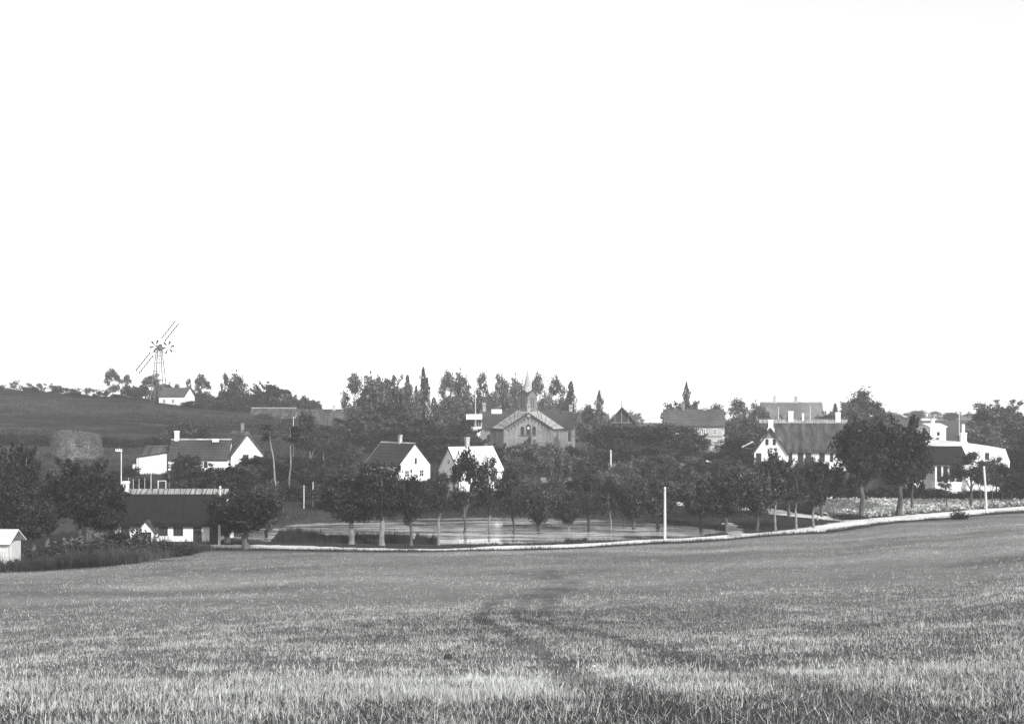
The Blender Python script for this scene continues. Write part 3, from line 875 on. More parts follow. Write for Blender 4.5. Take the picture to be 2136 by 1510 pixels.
pr.build('porch_roof', M_THATCH, h.root)
MB().box(xm-0.6, xm+0.6, -1.19, -1.155, 0.0, 1.35).build('porch_door', M_WOOD_D, h.root)

# --- small plank shed at the left edge
sx = wx(0, 84); g = gz(sx, 84)
sh = empty('plank_shed', (sx - 1.55, 84.0, g)); tag(sh, 'small pale plank shed cut by the left edge of the picture', 'shed')
zb = wz(1180, 84) - g; zt = wz(1134, 84) - g; zr = wz(1112, 84) - g
n = 5
for k in range(n):
    z0 = zb + (zt - zb)*k/n
    MB().box(-0.95, 2.15 - 0.0, -0.035 - 0.004*(k % 2), 0.0, z0 + 0.01, z0 + (zt-zb)/n - 0.005).build('plank', M_WOOD_P, sh)
MB().prism_z([(-0.95, 0.0), (2.15, 0.0), (2.15, 2.2), (-0.95, 2.2)], zb - 0.8, zt).build('wall', M_WOOD_P, sh)
MB().box(2.12, 2.2, -0.08, -0.036, zb - 0.2, zt).build('corner_post', M_WOOD_P, sh)
MB().box(1.25, 1.33, -0.06, -0.041, zb, zb + 0.9).build('door_batten', M_WOOD, sh)
MB().prism_x([(-0.35, zt - 0.02), (1.1, zr + 0.1), (2.5, zt - 0.02), (2.5, zt + 0.06), (1.1, zr + 0.19), (-0.35, zt + 0.06)], -1.2, 2.48).build('roof', M_PALEROOF, sh)

# --- cottage with tiled roof and its thatched wing, left of the birches
D1 = 172.0; q = D1 / F
h = House('tiled_cottage', 'white cottage with gridded tile roof and tall white chimney below the hill', 'cottage', 351, D1, 'left', 3, 122*q, 5.4, 2.3, 2.75,
          roof=M_TILE, ov=0.3, base=wz(987, D1))
h.chimney(9*q, 1.3, 0.62, 0.6, M_WHITE, extra=0.5); h.ridge(mat('lime_ridge', 0.36, var=0.3, scale=3), w=0.16, h=0.06)
h.arch('front', 77*q, 1.35, 8*q, 1.05); h.arch('front', 28*q, 1.35, 8*q, 1.05)
MB().box(85*q, 98*q, 1.9, 2.3, h.top - 0.45, h.top + 0.05).build('skylight', M_FRAME, h.roof)
w = House('thatched_wing', 'thatched white gable house with brick chimney behind the tiled cottage', 'house', 482, 173, 'right', 62, 9.5, 5.2, 2.9, 3.3,
          roof=M_THATCH, ov=0.35, og=0.3, th=0.3, base=wz(990, 173))
w.ridge(M_STRAW, w=0.35, h=0.1); w.riders(16, ln=0.6); w.chimney(6.2, 1.4, 0.5, 0.5, M_BRICKD)
w.window('right', 2.3, 2.75, 0.95, 0.75, 2, 1, frame=M_FRAME_D)
w.window('right', 2.9, 1.0, 0.8, 1.0, 2, 2, frame=M_FRAME_D)

# --- white lean-to
D2 = 168.0; q = D2 / F; b = wz(978, D2)
lo = empty('lean_to_shed', (wx(285, D2), D2, b)); tag(lo, 'small white lean-to shed with sloping roof left of the tiled cottage', 'shed')
MB().prism_y([(0, -0.8), (50*q, -0.8), (50*q, 31*q), (0, 24*q)], 0, 3.0).build('wall', M_WHITE, lo)
MB().prism_y([(-0.35, 24*q - 0.07), (50*q + 0.1, 31*q + 0.02), (50*q + 0.1, 31*q + 0.16), (-0.35, 24*q + 0.06)], -0.2, 3.3).build('roof', M_TILE2, lo)
MB().box(3*q, 3*q + 0.09, -0.05, -0.003, 0, 22*q).build('corner_post', M_WOOD, lo)
MB().box(-11*q, -0.02, 0.6, 2.2, -0.8, 9*q).build('annexe', M_WHITE, lo)
th_ = House('low_barn', 'low thatched barn peeping over the white lean-to shed', 'barn', 296, 176, 'left', 0, 44*176/F, 4.5, 1.9, 1.9, roof=M_THATCH, wall=M_WOOD, ov=0.2, th=0.25,
            base=wz(985, 176)); th_.ridge(M_THATCH, w=0.3)

# --- cottage A and cottage C across the pond
DA = 176.0; q = DA / F
a = House('gabled_cottage', 'white cottage with dark tiled roof and slit window in its gable', 'cottage', 832, DA, 'right', 47, 9.0, 6.4, 2.75, 3.35,
          roof=M_TILE2, ov=0.2, og=0.12, base=wz(1007, DA))
a.ridge(mat('lime_ridge', 0.36), w=0.17, h=0.07); a.barge(mat('lime_ridge', 0.36), faces=('left',))
a.chimney(5.1, 1.25, 0.5, 0.5, M_BRICKP); a.window('right', 3.4, 3.4, 0.42, 1.0, 1, 2, frame=M_FRAME_D, bar=0.05)
for x in (1.3, 3.4, 6.4): a.window('front', x, 1.5, 0.95, 1.15, 2, 2)
a.door('front', 4.9, 0.9, 1.95)
a.window('right', 1.6, 1.4, 0.9, 1.1, 2, 2); a.window('right', 4.6, 1.4, 0.9, 1.1, 2, 2)
DC = 167.0; q = DC / F
c = House('pale_roof_cottage', 'white cottage with pale roof half hidden by trees below the church', 'cottage', 957, DC, 'left', 33, 7.9, 6.2, 2.6, 3.35,
          roof=M_PALEROOF, ov=0.25, og=0.15, base=wz(1018, DC))
c.barge(M_WOOD_D, faces=('left',)); c.chimney(3.3, 1.45, 0.6, 0.55, M_BRICKP)
for x in (0.0, 7.9):
    MB().tube([(x, 3.1, c.top - 0.1), (x, 3.1, c.top + 0.75)], [0.05, 0.015], 5).build('finial', M_IRON, c.roof)
c.door('front', 3.9, 0.95, 1.95); c.window('front', 1.7, 1.45, 1.0, 1.15, 2, 2); c.window('front', 6.1, 1.45, 1.0, 1.15, 2, 2)
c.window('left', 2.0, 1.45, 0.95, 1.1, 2, 2); c.window('left', 4.2, 1.45, 0.95, 1.1, 2, 2); c.window('left', 3.1, 3.9, 0.6, 0.8, 2, 1)

# --- church
DK = 255.0; q = DK / F
kx, kb = wx(1102, DK), gz(wx(1102, DK), DK + 6)
kz = lambda py: wz(py, DK) - kb
K = empty('brick_church', (kx, DK, kb)); tag(K, 'cross-shaped brick church with gabled crossing tower and slender pale spire', 'church')
ex = lambda px: (px - 1102) * q
zE, zE2, zR, zG = kz(893), kz(895), kz(858), kz(862)
xl, xr = ex(1005), ex(1199); fl, fr = ex(1053), ex(1151); bl, br = ex(1029), ex(1175)
YB = 5.0          # the wings' front wall stands this far behind the transept gable
MB().prism_z([(xl, YB), (bl, YB), (fl, 0), (fr, 0), (br, YB), (xr, YB), (xr, YB + 8), (xl, YB + 8)], -1.5, zE).build('wall', M_BRICK, K)
MB().prism_y([(fl, zE + 0.004), (fr, zE + 0.004), (0, zG)], 0.0, 1.0).build('gable', M_BRICK, K)
MB().prism_x([(YB, zE + 0.004), (YB + 8, zE + 0.004), (YB + 4, zR)], xl, xl + 0.6).build('gable', M_BRICK, K)
MB().prism_x([(YB, zE + 0.004), (YB + 8, zE + 0.004), (YB + 4, zR)], xr - 0.6, xr).build('gable', M_BRICK, K)
kk = (zR - zE)/4
roof = MB().prism_x([(YB - 0.35, zE - 0.35*kk + 0.01), (YB + 4, zR + 0.01), (YB + 8.35, zE - 0.35*kk + 0.01), (YB + 8.35, zE - 0.35*kk + 0.2),
                     (YB + 4, zR + 0.2), (YB - 0.35, zE - 0.35*kk + 0.2)], xl - 0.1, xr + 0.1).build('roof', M_SLATE, K)
# splayed transept roof: verge at the gable, valley where it runs into the main roof
for sg, ff, bb in ((-1, fl, bl), (1, fr, br)):
    A = Vector((0.05*sg, -0.3, zG + 0.12)); B = Vector((ff + 0.35*sg, -0.3, zE - 0.12))
    C = Vector((bb + 0.3*sg, YB - 0.42, zE - 0.02)); E = Vector((0.05*sg, YB + 3.6, zR + 0.26)); Fm = Vector((bb*0.30, YB + 3.6, zR + 0.22))
    t = Vector((0, 0, 0.16))
    vs = [A, B, C, Fm, E]; vs = vs + [v - t for v in vs]; n = 5
    fs = [tuple(range(n)), tuple(range(2*n-1, n-1, -1))] + [(i, (i+1) % n, (i+1) % n + n, i + n) for i in range(n)]
    sl = MB().add(vs, fs).build('transept_roof', M_ZINC, K)
    for i in range(1, 9):                       # standing seams
        s0 = i/9; p0 = A.lerp(B, s0); p1 = E.lerp(Fm, min(1, s0*2.0)) if s0 < 0.5 else Fm.lerp(C, (s0 - 0.5)*2)
        MB().tube([p0 + Vector((0, 0, 0.03)), p1 + Vector((0, 0, 0.03))], 0.05, 4).build('seam', M_SLATE, sl)
    MB().add(*(lambda a0, b0, d: ([a0, b0, b0 - d, a0 - d, a0 + Vector((0, .14, 0)), b0 + Vector((0, .14, 0)), b0 - d + Vector((0, .14, 0)), a0 - d + Vector((0, .14, 0))],
             [(0, 1, 2, 3), (7, 6, 5, 4), (0, 4, 5, 1), (1, 5, 6, 2), (2, 6, 7, 3), (3, 7, 4, 0)]))(A + Vector((-0.05*sg, -0.16, 0.05)), B + Vector((0, -0.16, 0.05)), Vector((0, 0, 0.32)))).build('verge_board', M_WOOD_D, K)
# round-arched corbel frieze: one arch per piece
am = MB()
r0, r1, nseg = 0.30, 0.42, 6
for i in range(nseg):
    a0, a1 = math.pi*i/nseg, math.pi*(i+1)/nseg
    am.prism_y([(r0*math.cos(a0), r0*math.sin(a0)), (r1*math.cos(a0), r1*math.sin(a0)), (r1*math.cos(a1), r1*math.sin(a1)), (r0*math.cos(a1), r0*math.sin(a1))], -0.1, 0.0)
am.box(-r1, -r0, -0.1, 0.0, -0.3, 0.0); am.box(r0, r1, -0.1, 0.0, -0.3, 0.0)
ame = am.mesh('frieze_arch')
inset = MB().prism_y(arch_poly(0.56, 0.6), -0.012, 0.0).mesh('arch_shadow_panel')
M_CORB = mat('frieze_brick', 0.05, var=0.3, scale=4)
def frieze(x, y, z, rz=0.0):
    o = link('frieze_arch', ame, M_CORB, K, (x, y, z), (0, 0, rz))
for i in range(6): frieze(xl + 0.45 + (bl - xl - 0.6)*(i/5.0)*0.98, YB - 0.003, zE - 0.62)
for i in range(6): frieze(br + 0.35 + (xr - br - 0.7)*(i/5.0), YB - 0.003, zE - 0.62)
def oblique(x0_, y0_, x1_, y1_, n_):
    an = math.atan2(y1_ - y0_, x1_ - x0_)
    for i in range(n_):
        t_ = (i + 0.5)/n_
        frieze(x0_ + (x1_-x0_)*t_ + 0.004*math.sin(an), y0_ + (y1_-y0_)*t_ - 0.004*math.cos(an), zE - 0.62, an)
oblique(bl, YB, fl, 0, 5); oblique(fr, 0, br, YB, 5)
for sg, ff in ((-1, fl), (1, fr)):
    for i in range(7):
        t_ = (i + 0.55)/7.2
        frieze(ff*t_, -0.003, zG - 0.95 - (zG - zE)*t_)
def church_arch(px, py0, py1, w, y, nm='window'):
    z0, z1 = kz(py1), kz(py0)
    o = MB().prism_y(arch_poly(w*q, z1 - z0), -0.03, 0.004).build(nm, M_CORB, K, (ex(px), y, (z0+z1)/2))
    MB().prism_y(arch_poly(w*q*0.78, (z1 - z0)*0.9), -0.05, -0.028).build('pane', M_GLASS, o)
    return o
church_arch(1089.6, 889, 907, 7.5, 0); w_ = church_arch(1102.3, 884.5, 907, 9.5, 0); church_arch(1114, 889, 907, 7.5, 0)
MB().prism_y([(0.28*math.cos(i*math.pi/4), 0.28*math.sin(i*math.pi/4) + 0.35) for i in range(8)], -0.07, -0.052).build('rosette', M_WHITE, w_)
MB().box(ex(1083), ex(1119), -0.14, -0.003, kz(909.2), kz(907.8)).build('sill', M_CORB, K)
church_arch(1040, 907, 922, 6.5, YB); church_arch(1018, 907, 922, 6.5, YB); church_arch(1190, 900, 922, 6, YB)
MB().prism_y([(0.5*math.cos(i*math.pi/6), 0.5*math.sin(i*math.pi/6)) for i in range(12)], -0.03, 0.004).build('round_window', M_GLASS, K, (ex(1105), 0, kz(915)))
for px in (1005, 1199):
    MB().box(ex(px) - 0.35, ex(px) + 0.35, YB - 0.22, YB - 0.003, -1.0, zE - 0.05).build('corner_pilaster', M_BRICK, K)
for px in (1053, 1151):
    MB().box(ex(px) - 0.3, ex(px) + 0.3, -0.2, -0.003, -1.0, zE - 0.2).build('corner_pilaster', M_BRICK, K)
M_PINN = mat('pinnacle_brick', 0.30, var=0.2, scale=3)
for px, y, p0, p1 in ((1008, YB + 4, 840, 862), (1195, YB + 4, 844, 862), (1103, -0.1, 842, 866)):
    z0, z1 = kz(p1), kz(p0)
    pn = MB().box(-0.38, 0.38, -0.3, 0.3, z0 - 0.4, z1 - 0.35); pn.box(-0.5, 0.5, -0.4, 0.4, z1 - 0.35, z1)
    pn = pn.build('pinnacle', M_PINN, K, (ex(px), y, 0))
    MB().prism_y([(0.17*math.cos(i*math.pi/4), 0.17*math.sin(i*math.pi/4) + z1 - 0.8) for i in range(8)], -0.31, -0.29).build('opening', M_GLASS, pn)
    if px == 1103:
        MB().box(-0.07, 0.07, -0.05, 0.05, z1 + 0.003, z1 + 0.75).box(-0.3, 0.3, -0.045, 0.045, z1 + 0.38, z1 + 0.52).build('cross', M_PINN, pn)
# crossing tower, set diagonally, with a gable on each face and a slender spire
ty = YB + 4; tw = 20.5*q*1.0                         # half diagonal
s2 = tw*math.sqrt(2)/2                               # half side
tz0, tz1, tz2, tz3 = kz(866), kz(822), kz(814), kz(766)
tower = MB().prism_z([(-s2, -s2), (s2, -s2), (s2, s2), (-s2, s2)], tz0, tz1)
tower.prism_y([(-s2, tz1 + 0.003), (s2, tz1 + 0.003), (0, tz2)], -s2, s2)
tower.prism_x([(-s2, tz1 + 0.003), (s2, tz1 + 0.003), (0, tz2)], -s2 + 0.002, s2 - 0.002)
tower = tower.build('tower', mat('tower_brick', 0.15, var=0.2, scale=2, bump=0.2), K, (ex(1101.5), ty, 0), (0, 0, R(45)))
for i in range(4):
    for dx in (-0.42, 0.42):
        MB().prism_y(arch_poly(0.42, 2.4), -s2 - 0.03, -s2 + 0.01).build('belfry_opening', M_GLASS, tower, (0, 0, 0), (0, 0, R(90*i))).location = (
            (dx*math.cos(R(90*i))), dx*math.sin(R(90*i)), (tz0 + tz1)/2 + 0.5)
    rf = MB()
    for sg in (-1, 1):
        rf.add([(0, -s2 - 0.18, tz2 + 0.16), (sg*(s2 + 0.25), -s2 - 0.18, tz1 - 0.08), (sg*(s2 + 0.25), -s2 + 0.35, tz1 - 0.08), (0, -0.2, tz2 + 0.16),
                (0, -s2 - 0.18, tz2 + 0.02), (sg*(s2 + 0.25), -s2 - 0.18, tz1 - 0.22), (sg*(s2 + 0.25), -s2 + 0.35, tz1 - 0.22), (0, -0.2, tz2 + 0.02)],
               [(0, 1, 2, 3), (7, 6, 5, 4), (0, 4, 5, 1), (1, 5, 6, 2), (2, 6, 7, 3), (3, 7, 4, 0)])
    rf.build('gable_roof', M_SLATE, tower, (0, 0, 0), (0, 0, R(90*i)))
sp = MB(); rb = s2*0.92
prof = [(rb, tz1 + 0.1), (rb*0.78, tz2 + 0.35), (0.10, tz3 - 0.5), (0.03, tz3)]
V_, F_ = [], []
for i, (r_, z_) in enumerate(prof):
    for k in range(8): V_.append((r_*math.cos(R(45*k + 22.5)), r_*math.sin(R(45*k + 22.5)), z_))
for i in range(len(prof) - 1):
    for k in range(8): F_.append((i*8 + k, i*8 + (k+1) % 8, (i+1)*8 + (k+1) % 8, (i+1)*8 + k))
F_.append(tuple(range(8))[::-1]); F_.append(tuple(range(24, 32)))
sp.add(V_, F_).build('spire', mat('spire_shingle', 0.3, var=0.3, scale=2.0, bump=0.3), tower)
# roof lights
def on_roof(px, py, w, hh, m, nm):
    z = kz(py); y = YB + 4 - (zR - z)/kk; an = math.atan(kk)
    return MB().box(-w/2, w/2, -hh/2, hh/2, 0.21, 0.42).build(nm, m, roof, (ex(px), y, z), (an, 0, 0))
on_roof(1035, 861, 22*q, 1.4, M_WHITE, 'skylight'); on_roof(1173, 862.5, 4.5*q, 0.7, M_GLASS, 'roof_hatch')  # skylight is white: the reflected sky is put into its colour

# --- white villa left of the church
DV = 278.0; q = DV / F
v = empty('white_villa', (wx(975, DV), DV, gz(wx(990, DV), DV))); vb = v.location.z
tag(v, 'flat white villa with dark window band just left of the church', 'house')
zz = lambda py: wz(py, DV) - vb
MB().box(0, 60*q, 0, 7, -1, zz(891)).build('wall', M_WHITE, v)
MB().box(14*q, 60*q, 0.35, 6.6, zz(890.8), zz(875)).build('upper_wall', M_WHITE2, v)
for k in range(3):
    MB().box((15 + k*4.6)*q, (18.6 + k*4.6)*q, 0.30, 0.36, zz(889), zz(876)).build('window_pane', M_GLASS, v)
MB().box(-0.3, 60*q, -0.7, 7.3, zz(874.8), zz(864)).build('roof', M_WHITE, v)

# --- grey-roofed two-storey house
DG = 250.0; q = DG / F
g_ = House('two_storey_house', 'pale two-storey house with plain grey roof right of the church', 'house', 1511, DG, 'right', 6, 124*q, 7.0, 6.4, 3.4,
           wall=M_WHITE2, roof=M_SLATE_P, ov=0.4, og=0.2, base=wz(945, DG))
ux = lambda px: g_.L - (1511 - px)*q
for px in (1445, 1468, 1491.5):
    g_.window('front', ux(px), 4.85, 8.5*q, 11.5*q, 2, 2, bar=0.14); g_.window('front', ux(px), 2.1, 8.5*q, 13*q, 2, 2, bar=0.14)
MB().box(0, g_.L, -0.08, -0.003, 3.7, 3.9).build('string_course', M_WOOD, g_.root)
MB().box(0, g_.L, -0.12, -0.003, 6.05, 6.25).build('eaves_board', M_FRAME, g_.root)
MB().box(g_.L - 0.45, g_.L, -0.06, -0.003, -0.5, 6.0).build('corner_pilaster', M_FRAME, g_.root)
g_.chimney(ux(1428), 1.6, 0.6, 0.6, M_BRICKD); g_.chimney(ux(1473), 0.3, 0.7, 0.7, M_BRICKP, extra=0.4)

# --- dark gabled house with finials
e_ = House('dark_gable_house', 'dark timber gable with two finial spikes rising over the firs', 'house', 1323, 262, 'left', 82, 6.5, 6.0, 6.8, 3.3,
           wall=M_WOOD_D, roof=M_TILE2, ov=0.5, og=0.5, base=wz(940, 262))
for x in (-0.4, 2.5): MB().tube([(x, 3.0, e_.top - 0.1), (x, 3.0, e_.top + 1.8)], [0.07, 0.03], 5).build('finial', M_IRON, e_.roof)
MB().box(-0.09, -0.013, 1.3, 1.5, 6.8, 8.3).box(-0.09, -0.013, 4.5, 4.7, 6.8, 8.3).box(-0.09, -0.013, 2.9, 3.1, 6.8, 9.6).build('gable_timber', M_WOOD, e_.root)
MB().box(-0.1, -0.013, 0.3, 5.7, 6.6, 6.78).build('gable_beam', M_WOOD, e_.root)

# --- thatched farmhouse with a cross gable
DF = 192.0; q = DF / F; fb = wz(983, DF)
f_ = House('thatched_farmhouse', 'long white farmhouse with thatched roof, cross gable and white chimneys', 'farmhouse', 1770, DF, 'right', 10, 176*q, 7.6, 3.75, 4.6,
           roof=M_THATCH, ov=0.45, og=0.3, th=0.38, base=fb)
fxx = lambda px: f_.L - (1770 - px)*q/math.cos(R(10))
f_.ridge(M_STRAW, w=0.5, h=0.07); f_.riders(34, M_WOOD, ln=0.6, th=0.04)
for px, w_, hh in ((1654, 7.5, 21), (1674.5, 11.5, 20), (1690, 11.5, 20), (1717.5, 11, 20), (1736.5, 6.5, 19)):
    f_.window('front', fxx(px), 2.45, w_*q, hh*q, 2, 3, frame=M_FRAME_D, bar=0.07)
f_.chimney(fxx(1658), 1.55, 0.85, 0.75, M_WHITE); f_.chimney(fxx(1754), 1.35, 0.85, 0.75, M_WHITE); f_.chimney(fxx(1683), 1.2, 0.35, 0.35, M_FRAME, cap=0.03)
for z_, a_ in ((2.3, 2.2), (2.3, 5.2), (5.2, 3.8)): f_.window('right', a_, z_, 0.95, 1.3, 2, 2)
# cross wing
x0, x1 = fxx(1580), fxx(1646); xm = (x0+x1)/2
wing = MB().prism_y([(x0, -1.2), (x1, -1.2), (x1, 3.1), (xm + 1.45, 5.72), (xm - 1.45, 5.72), (x0, 3.1)], -1.6, 2.5).build('wing_wall', M_WHITE, f_.root)
ap = wz(893, DF) - fb
MB().prism_y([(xm - 1.55, 5.723), (xm + 1.55, 5.723), (xm, ap - 0.35)], -1.55, 2.4).build('gable_boarding', M_WOOD, f_.root)
kq = (ap - 3.1)/((x1-x0)/2)
rf = MB().prism_y([(x0 - 0.3, 2.72), (xm, ap - 0.34), (x1 + 0.3, 2.72), (x1 + 0.45, 3.05), (xm, ap + 0.08), (x0 - 0.45, 3.05)], -1.95, 4.2).build('wing_roof', M_THATCH, f_.root)
for dx in (-0.62, 0.62):
    wn_ = box_window(0.52, 1.05, 1, 2, 0.06).build('window', M_FRAME_D, f_.root, (xm + dx, -1.612, 5.1))
    MB().box(-0.22, 0.22, -0.018, 0.006, -0.48, 0.48).build('pane', M_GLASS, wn_)
dd = MB().box(-0.45, 0.45, -0.05, -0.003, 0.0, 2.35).build('door', M_WOOD_D, f_.root, (fxx(1589), -1.6, 0.8))
ch = MB().box(-0.42, 0.42, -0.35, 0.35, -0.9, 1.1).box(-0.5, 0.5, -0.43, 0.43, 1.1, 1.3).box(-0.62, 0.62, -0.5, 0.5, -1.2, -0.2)
ch.build('chimney', M_WHITE, f_.roof, (xm + 0.15, 0.9, ap + 0.15))
MB().prism_y([(fxx(1556), 4.0), (x0 - 0.05, 5.0), (x0 - 0.05, 5.12), (fxx(1556), 4.12)], 0.5, 4.0).build('side_roof', M_PALEROOF, f_.root)
MB().box(fxx(1560), x0 - 0.03, 0.8, 3.8, -1.0, 4.0).build('side_shed', M_WOOD, f_.root)

# --- big house with two chimneys in the haze behind
DH = 335.0; q = DH / F
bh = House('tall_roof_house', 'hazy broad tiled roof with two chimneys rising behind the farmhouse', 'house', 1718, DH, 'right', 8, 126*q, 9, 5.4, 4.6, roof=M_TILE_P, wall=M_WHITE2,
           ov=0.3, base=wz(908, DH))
bx = lambda px: bh.L - (1718 - px)*q
bh.chimney(bx(1621), 1.9, 0.75, 0.75, M_BRICKP); bh.chimney(bx(1665), 1.8, 0.75, 0.75, M_BRICKP); bh.ridge(mat('lime_ridge', 0.36), w=0.25, h=0.1)  # pale chimney brick here stands in for haze
for px in (1620, 1650, 1690): bh.window('front', bx(px), 3.0, 1.1, 1.4, 2, 2)

# --- white gambrel house at the right
DW = 171.0; q = DW / F; wb = wz(1020, DW)
gw = empty('gambrel_house', (wx(1925, DW), DW, wb)); tag(gw, 'tall white gambrel-gabled house with stepped white chimney at the right edge', 'house')
gxx = lambda px: (px - 1925)*q
gzz = lambda py: wz(py, DW) - wb
poly = [(gxx(1925), -1.0), (gxx(2106), -1.0), (gxx(2106), gzz(966)), (gxx(2096), gzz(938)), (gxx(2058), gzz(931)), (gxx(1995), gzz(922)), (gxx(1945), gzz(932)), (gxx(1925), gzz(964))]
MB().prism_y(poly, 0, 9.0).build('wall', M_WHITE, gw)
top = poly[2:]
rp = [(x - 0.0, z + 0.004) for x, z in top] + [(x + (0.12 if x > 8 else -0.12), z + 0.13) for x, z in reversed(top)]
gr = MB().prism_y(rp, 0.06, 9.2).build('roof', M_PALEROOF, gw)
cx_ = gxx(2017)
MB().box(cx_ - 0.55, cx_ + 0.55, 1.0, 1.9, gzz(930), gzz(922)).box(cx_ - 0.42, cx_ + 0.42, 1.1, 1.8, gzz(922), gzz(905)).box(cx_ - 0.5, cx_ + 0.5, 1.05, 1.85, gzz(905), gzz(903)).box(
    cx_ - 0.19, cx_ + 0.19, 1.25, 1.65, gzz(903), gzz(885)).build('chimney', M_WHITE, gr)
for px, py, w_, hh in ((2032, 951, 0.75, 1.15), (2059, 951.5, 0.65, 1.1), (2040, 990, 0.95, 1.3), (2080, 992, 0.95, 1.3)):
    o = box_window(w_, hh, 2, 2, 0.06).build('window', M_FRAME_D, gw, (gxx(px), -0.012, gzz(py)))
    MB().box(-w_/2 + .03, w_/2 - .03, -0.018, 0.006, -hh/2 + .03, hh/2 - .03).build('pane', M_GLASS, o)
# glazed veranda under a thatched front roof
VY = -2.4
MB().prism_x([(VY - 0.4, gzz(968)), (-0.003, gzz(934)), (-0.003, gzz(930)), (VY - 0.4, gzz(963))], gxx(1921), gxx(2006)).build('veranda_roof', M_THATCH_OLD, gw)
MB().box(gxx(1938), gxx(1998), VY, -0.003, -1.0, gzz(1003)).build('veranda_plinth', M_WHITE, gw)
MB().box(gxx(1938), gxx(1998), VY, VY + 0.12, gzz(970), gzz(966.5)).build('veranda_beam', M_FRAME, gw)
for px in (1940, 1953, 1966, 1980, 1996):
    MB().box(gxx(px) - 0.12, gxx(px) + 0.12, VY - 0.004, VY + 0.14, gzz(1002.9), gzz(970.1)).build('veranda_post', M_FRAME, gw)
for pa, pb in ((1942, 1951), (1955, 1964), (1968, 1978), (1982, 1994)):
    MB().box(gxx(pa), gxx(pb), VY + 0.05, VY + 0.08, gzz(1002.9), gzz(970.1)).build('pane', M_GLASS, gw)
MB().box(gxx(1900), gxx(1922), -0.5, 4, -1, gzz(978)).build('side_wing', M_WHITE, gw)

# --- small white house and far roofs behind it
DS = 215.0; q = DS / F
s_ = House('small_white_house', 'small white house with short chimney peeping over the gambrel house', 'house', 1941, DS, 'left', 12, 36*q, 5, 4.6, 0.6, roof=M_PALEROOF, wall=M_WHITE, ov=0.1, og=0.3, base=wz(940, DS))
s_.chimney(22*q, 0.9, 0.55, 0.5, M_WHITE, extra=0.3); s_.window('front', 18*q, 3.3, 0.6, 0.8, 1, 2, frame=M_FRAME_D)
s_.chimney(13*q, 0.6, 0.4, 0.4, M_BRICKD, y=-0.6, z=2.0)
for i, (pa, pb, pr, pe, D_, chs, wl, lb) in enumerate([
    (1930, 1988, 873, 886, 430, (1948, 1957, 1967), M_WHITE, 'far pale house with three chimneys in the haze'),
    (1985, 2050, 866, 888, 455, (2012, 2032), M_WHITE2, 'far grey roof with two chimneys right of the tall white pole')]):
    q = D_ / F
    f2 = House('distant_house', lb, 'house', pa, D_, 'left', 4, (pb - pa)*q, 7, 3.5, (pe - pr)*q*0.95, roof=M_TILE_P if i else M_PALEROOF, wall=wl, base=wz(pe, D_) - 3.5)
    for c_ in chs: f2.chimney((c_ - pa)*q, 1.9 if i == 0 else 1.4, 0.8, 0.8, M_BRICKD)
    for k in range(3): f2.window('front', (k + 0.7)*f2.L/3.4, 2.0, 1.1, 1.4, 2, 2)

# --- farm by the wind engine
DM = 285.0; q = DM / F
m_ = House('hilltop_farm', 'white farm building on the hilltop beside the wind engine', 'farmhouse', 385, DM, 'right', 14, 60*q, 5.0, 2.5, 2.15, roof=M_SLATE_P, ov=0.2, base=wz(847, DM))
m_.window('front', 1.6, 1.3, 0.8, 0.9, 2, 2); m_.window('front', 4.2, 1.3, 0.8, 0.9, 2, 2)
MB().box(-0.5, -0.05, 1.4, 3.6, 0.2, 3.6).build('annexe', M_WHITE, m_.root)
# --- long thatched house on the slope, and the long low roof left of it
DL = 262.0; q = DL / F
l_ = House('long_thatched_house', 'long dark thatched roof with small dormer and chimney on the slope', 'house', 618, DL, 'left', 8, 150*q, 8, 1.6, 4.6, roof=M_THATCH, wall=M_WHITE2, ov=0.4, th=0.35, base=wz(913, DL))
l_.ridge(M_THATCH, w=0.4, h=0.1); l_.chimney((695-618)*q, 1.05, 0.6, 0.6, M_BRICKP)
dm = MB().prism_y([(-0.55, 0), (0.55, 0), (0.55, 1.0), (0, 1.75), (-0.55, 1.0)], -0.6, 2.2).build('dormer', M_WOOD_D, l_.roof, ((701-618)*q, 0.7, 1.9))
MB().prism_y([(-0.75, 0.9), (0, 1.76), (0.75, 0.9), (0.75, 1.02), (0, 1.92), (-0.75, 1.02)], -0.75, 2.2).build('dormer_roof', M_THATCH, dm)
DL2 = 275.0; q = DL2 / F
l2 = House('low_long_house', 'low roof with pale ridge half hidden under hilltop trees', 'house', 522, DL2, 'left', 5, 92*q, 6, 1.2, 1.8, roof=M_THATCH, wall=M_WHITE2, ov=0.3, th=0.25, base=wz(878, DL2))
l2.ridge(M_STRAW, w=0.25, h=0.1)

# --- haystack
DT = 190.0; q = DT / F
hb = gz(wx(161, DT), DT)
seg, rings = 48, 22
V_, F_ = [], []
rr = np.random.default_rng(3)
Ht = wz(900, DT) - hb
for i in range(rings):
    t = i/(rings - 1)
    z = Ht * min(1.0, t*1.06) if i < rings - 1 else Ht
    z = Ht * math.sin(t*math.pi/2)**0.9
    s = (1 - t**5.0)**0.5 * (0.97 + 0.06*math.sin(t*math.pi)) * (1 - 0.16*t)
    s = max(s, 0.02)
    for k in range(seg):
        a_ = 2*math.pi*k/seg
        e = 0.72
        cx2 = math.copysign(abs(math.cos(a_))**e, math.cos(a_)); sy2 = math.copysign(abs(math.sin(a_))**e, math.sin(a_))
        j = 1 + rr.normal(0, 0.012)
        lean_ = 0.35*t
        V_.append((49*q*s*cx2*j - lean_*0.5, 2.9*s*sy2*j, z*(1 - 0.05*cx2*t) + rr.normal(0, 0.03)))
for i in range(rings - 1):
    for k in range(seg): F_.append((i*seg + k, i*seg + (k+1) % seg, (i+1)*seg + (k+1) % seg, (i+1)*seg + k))
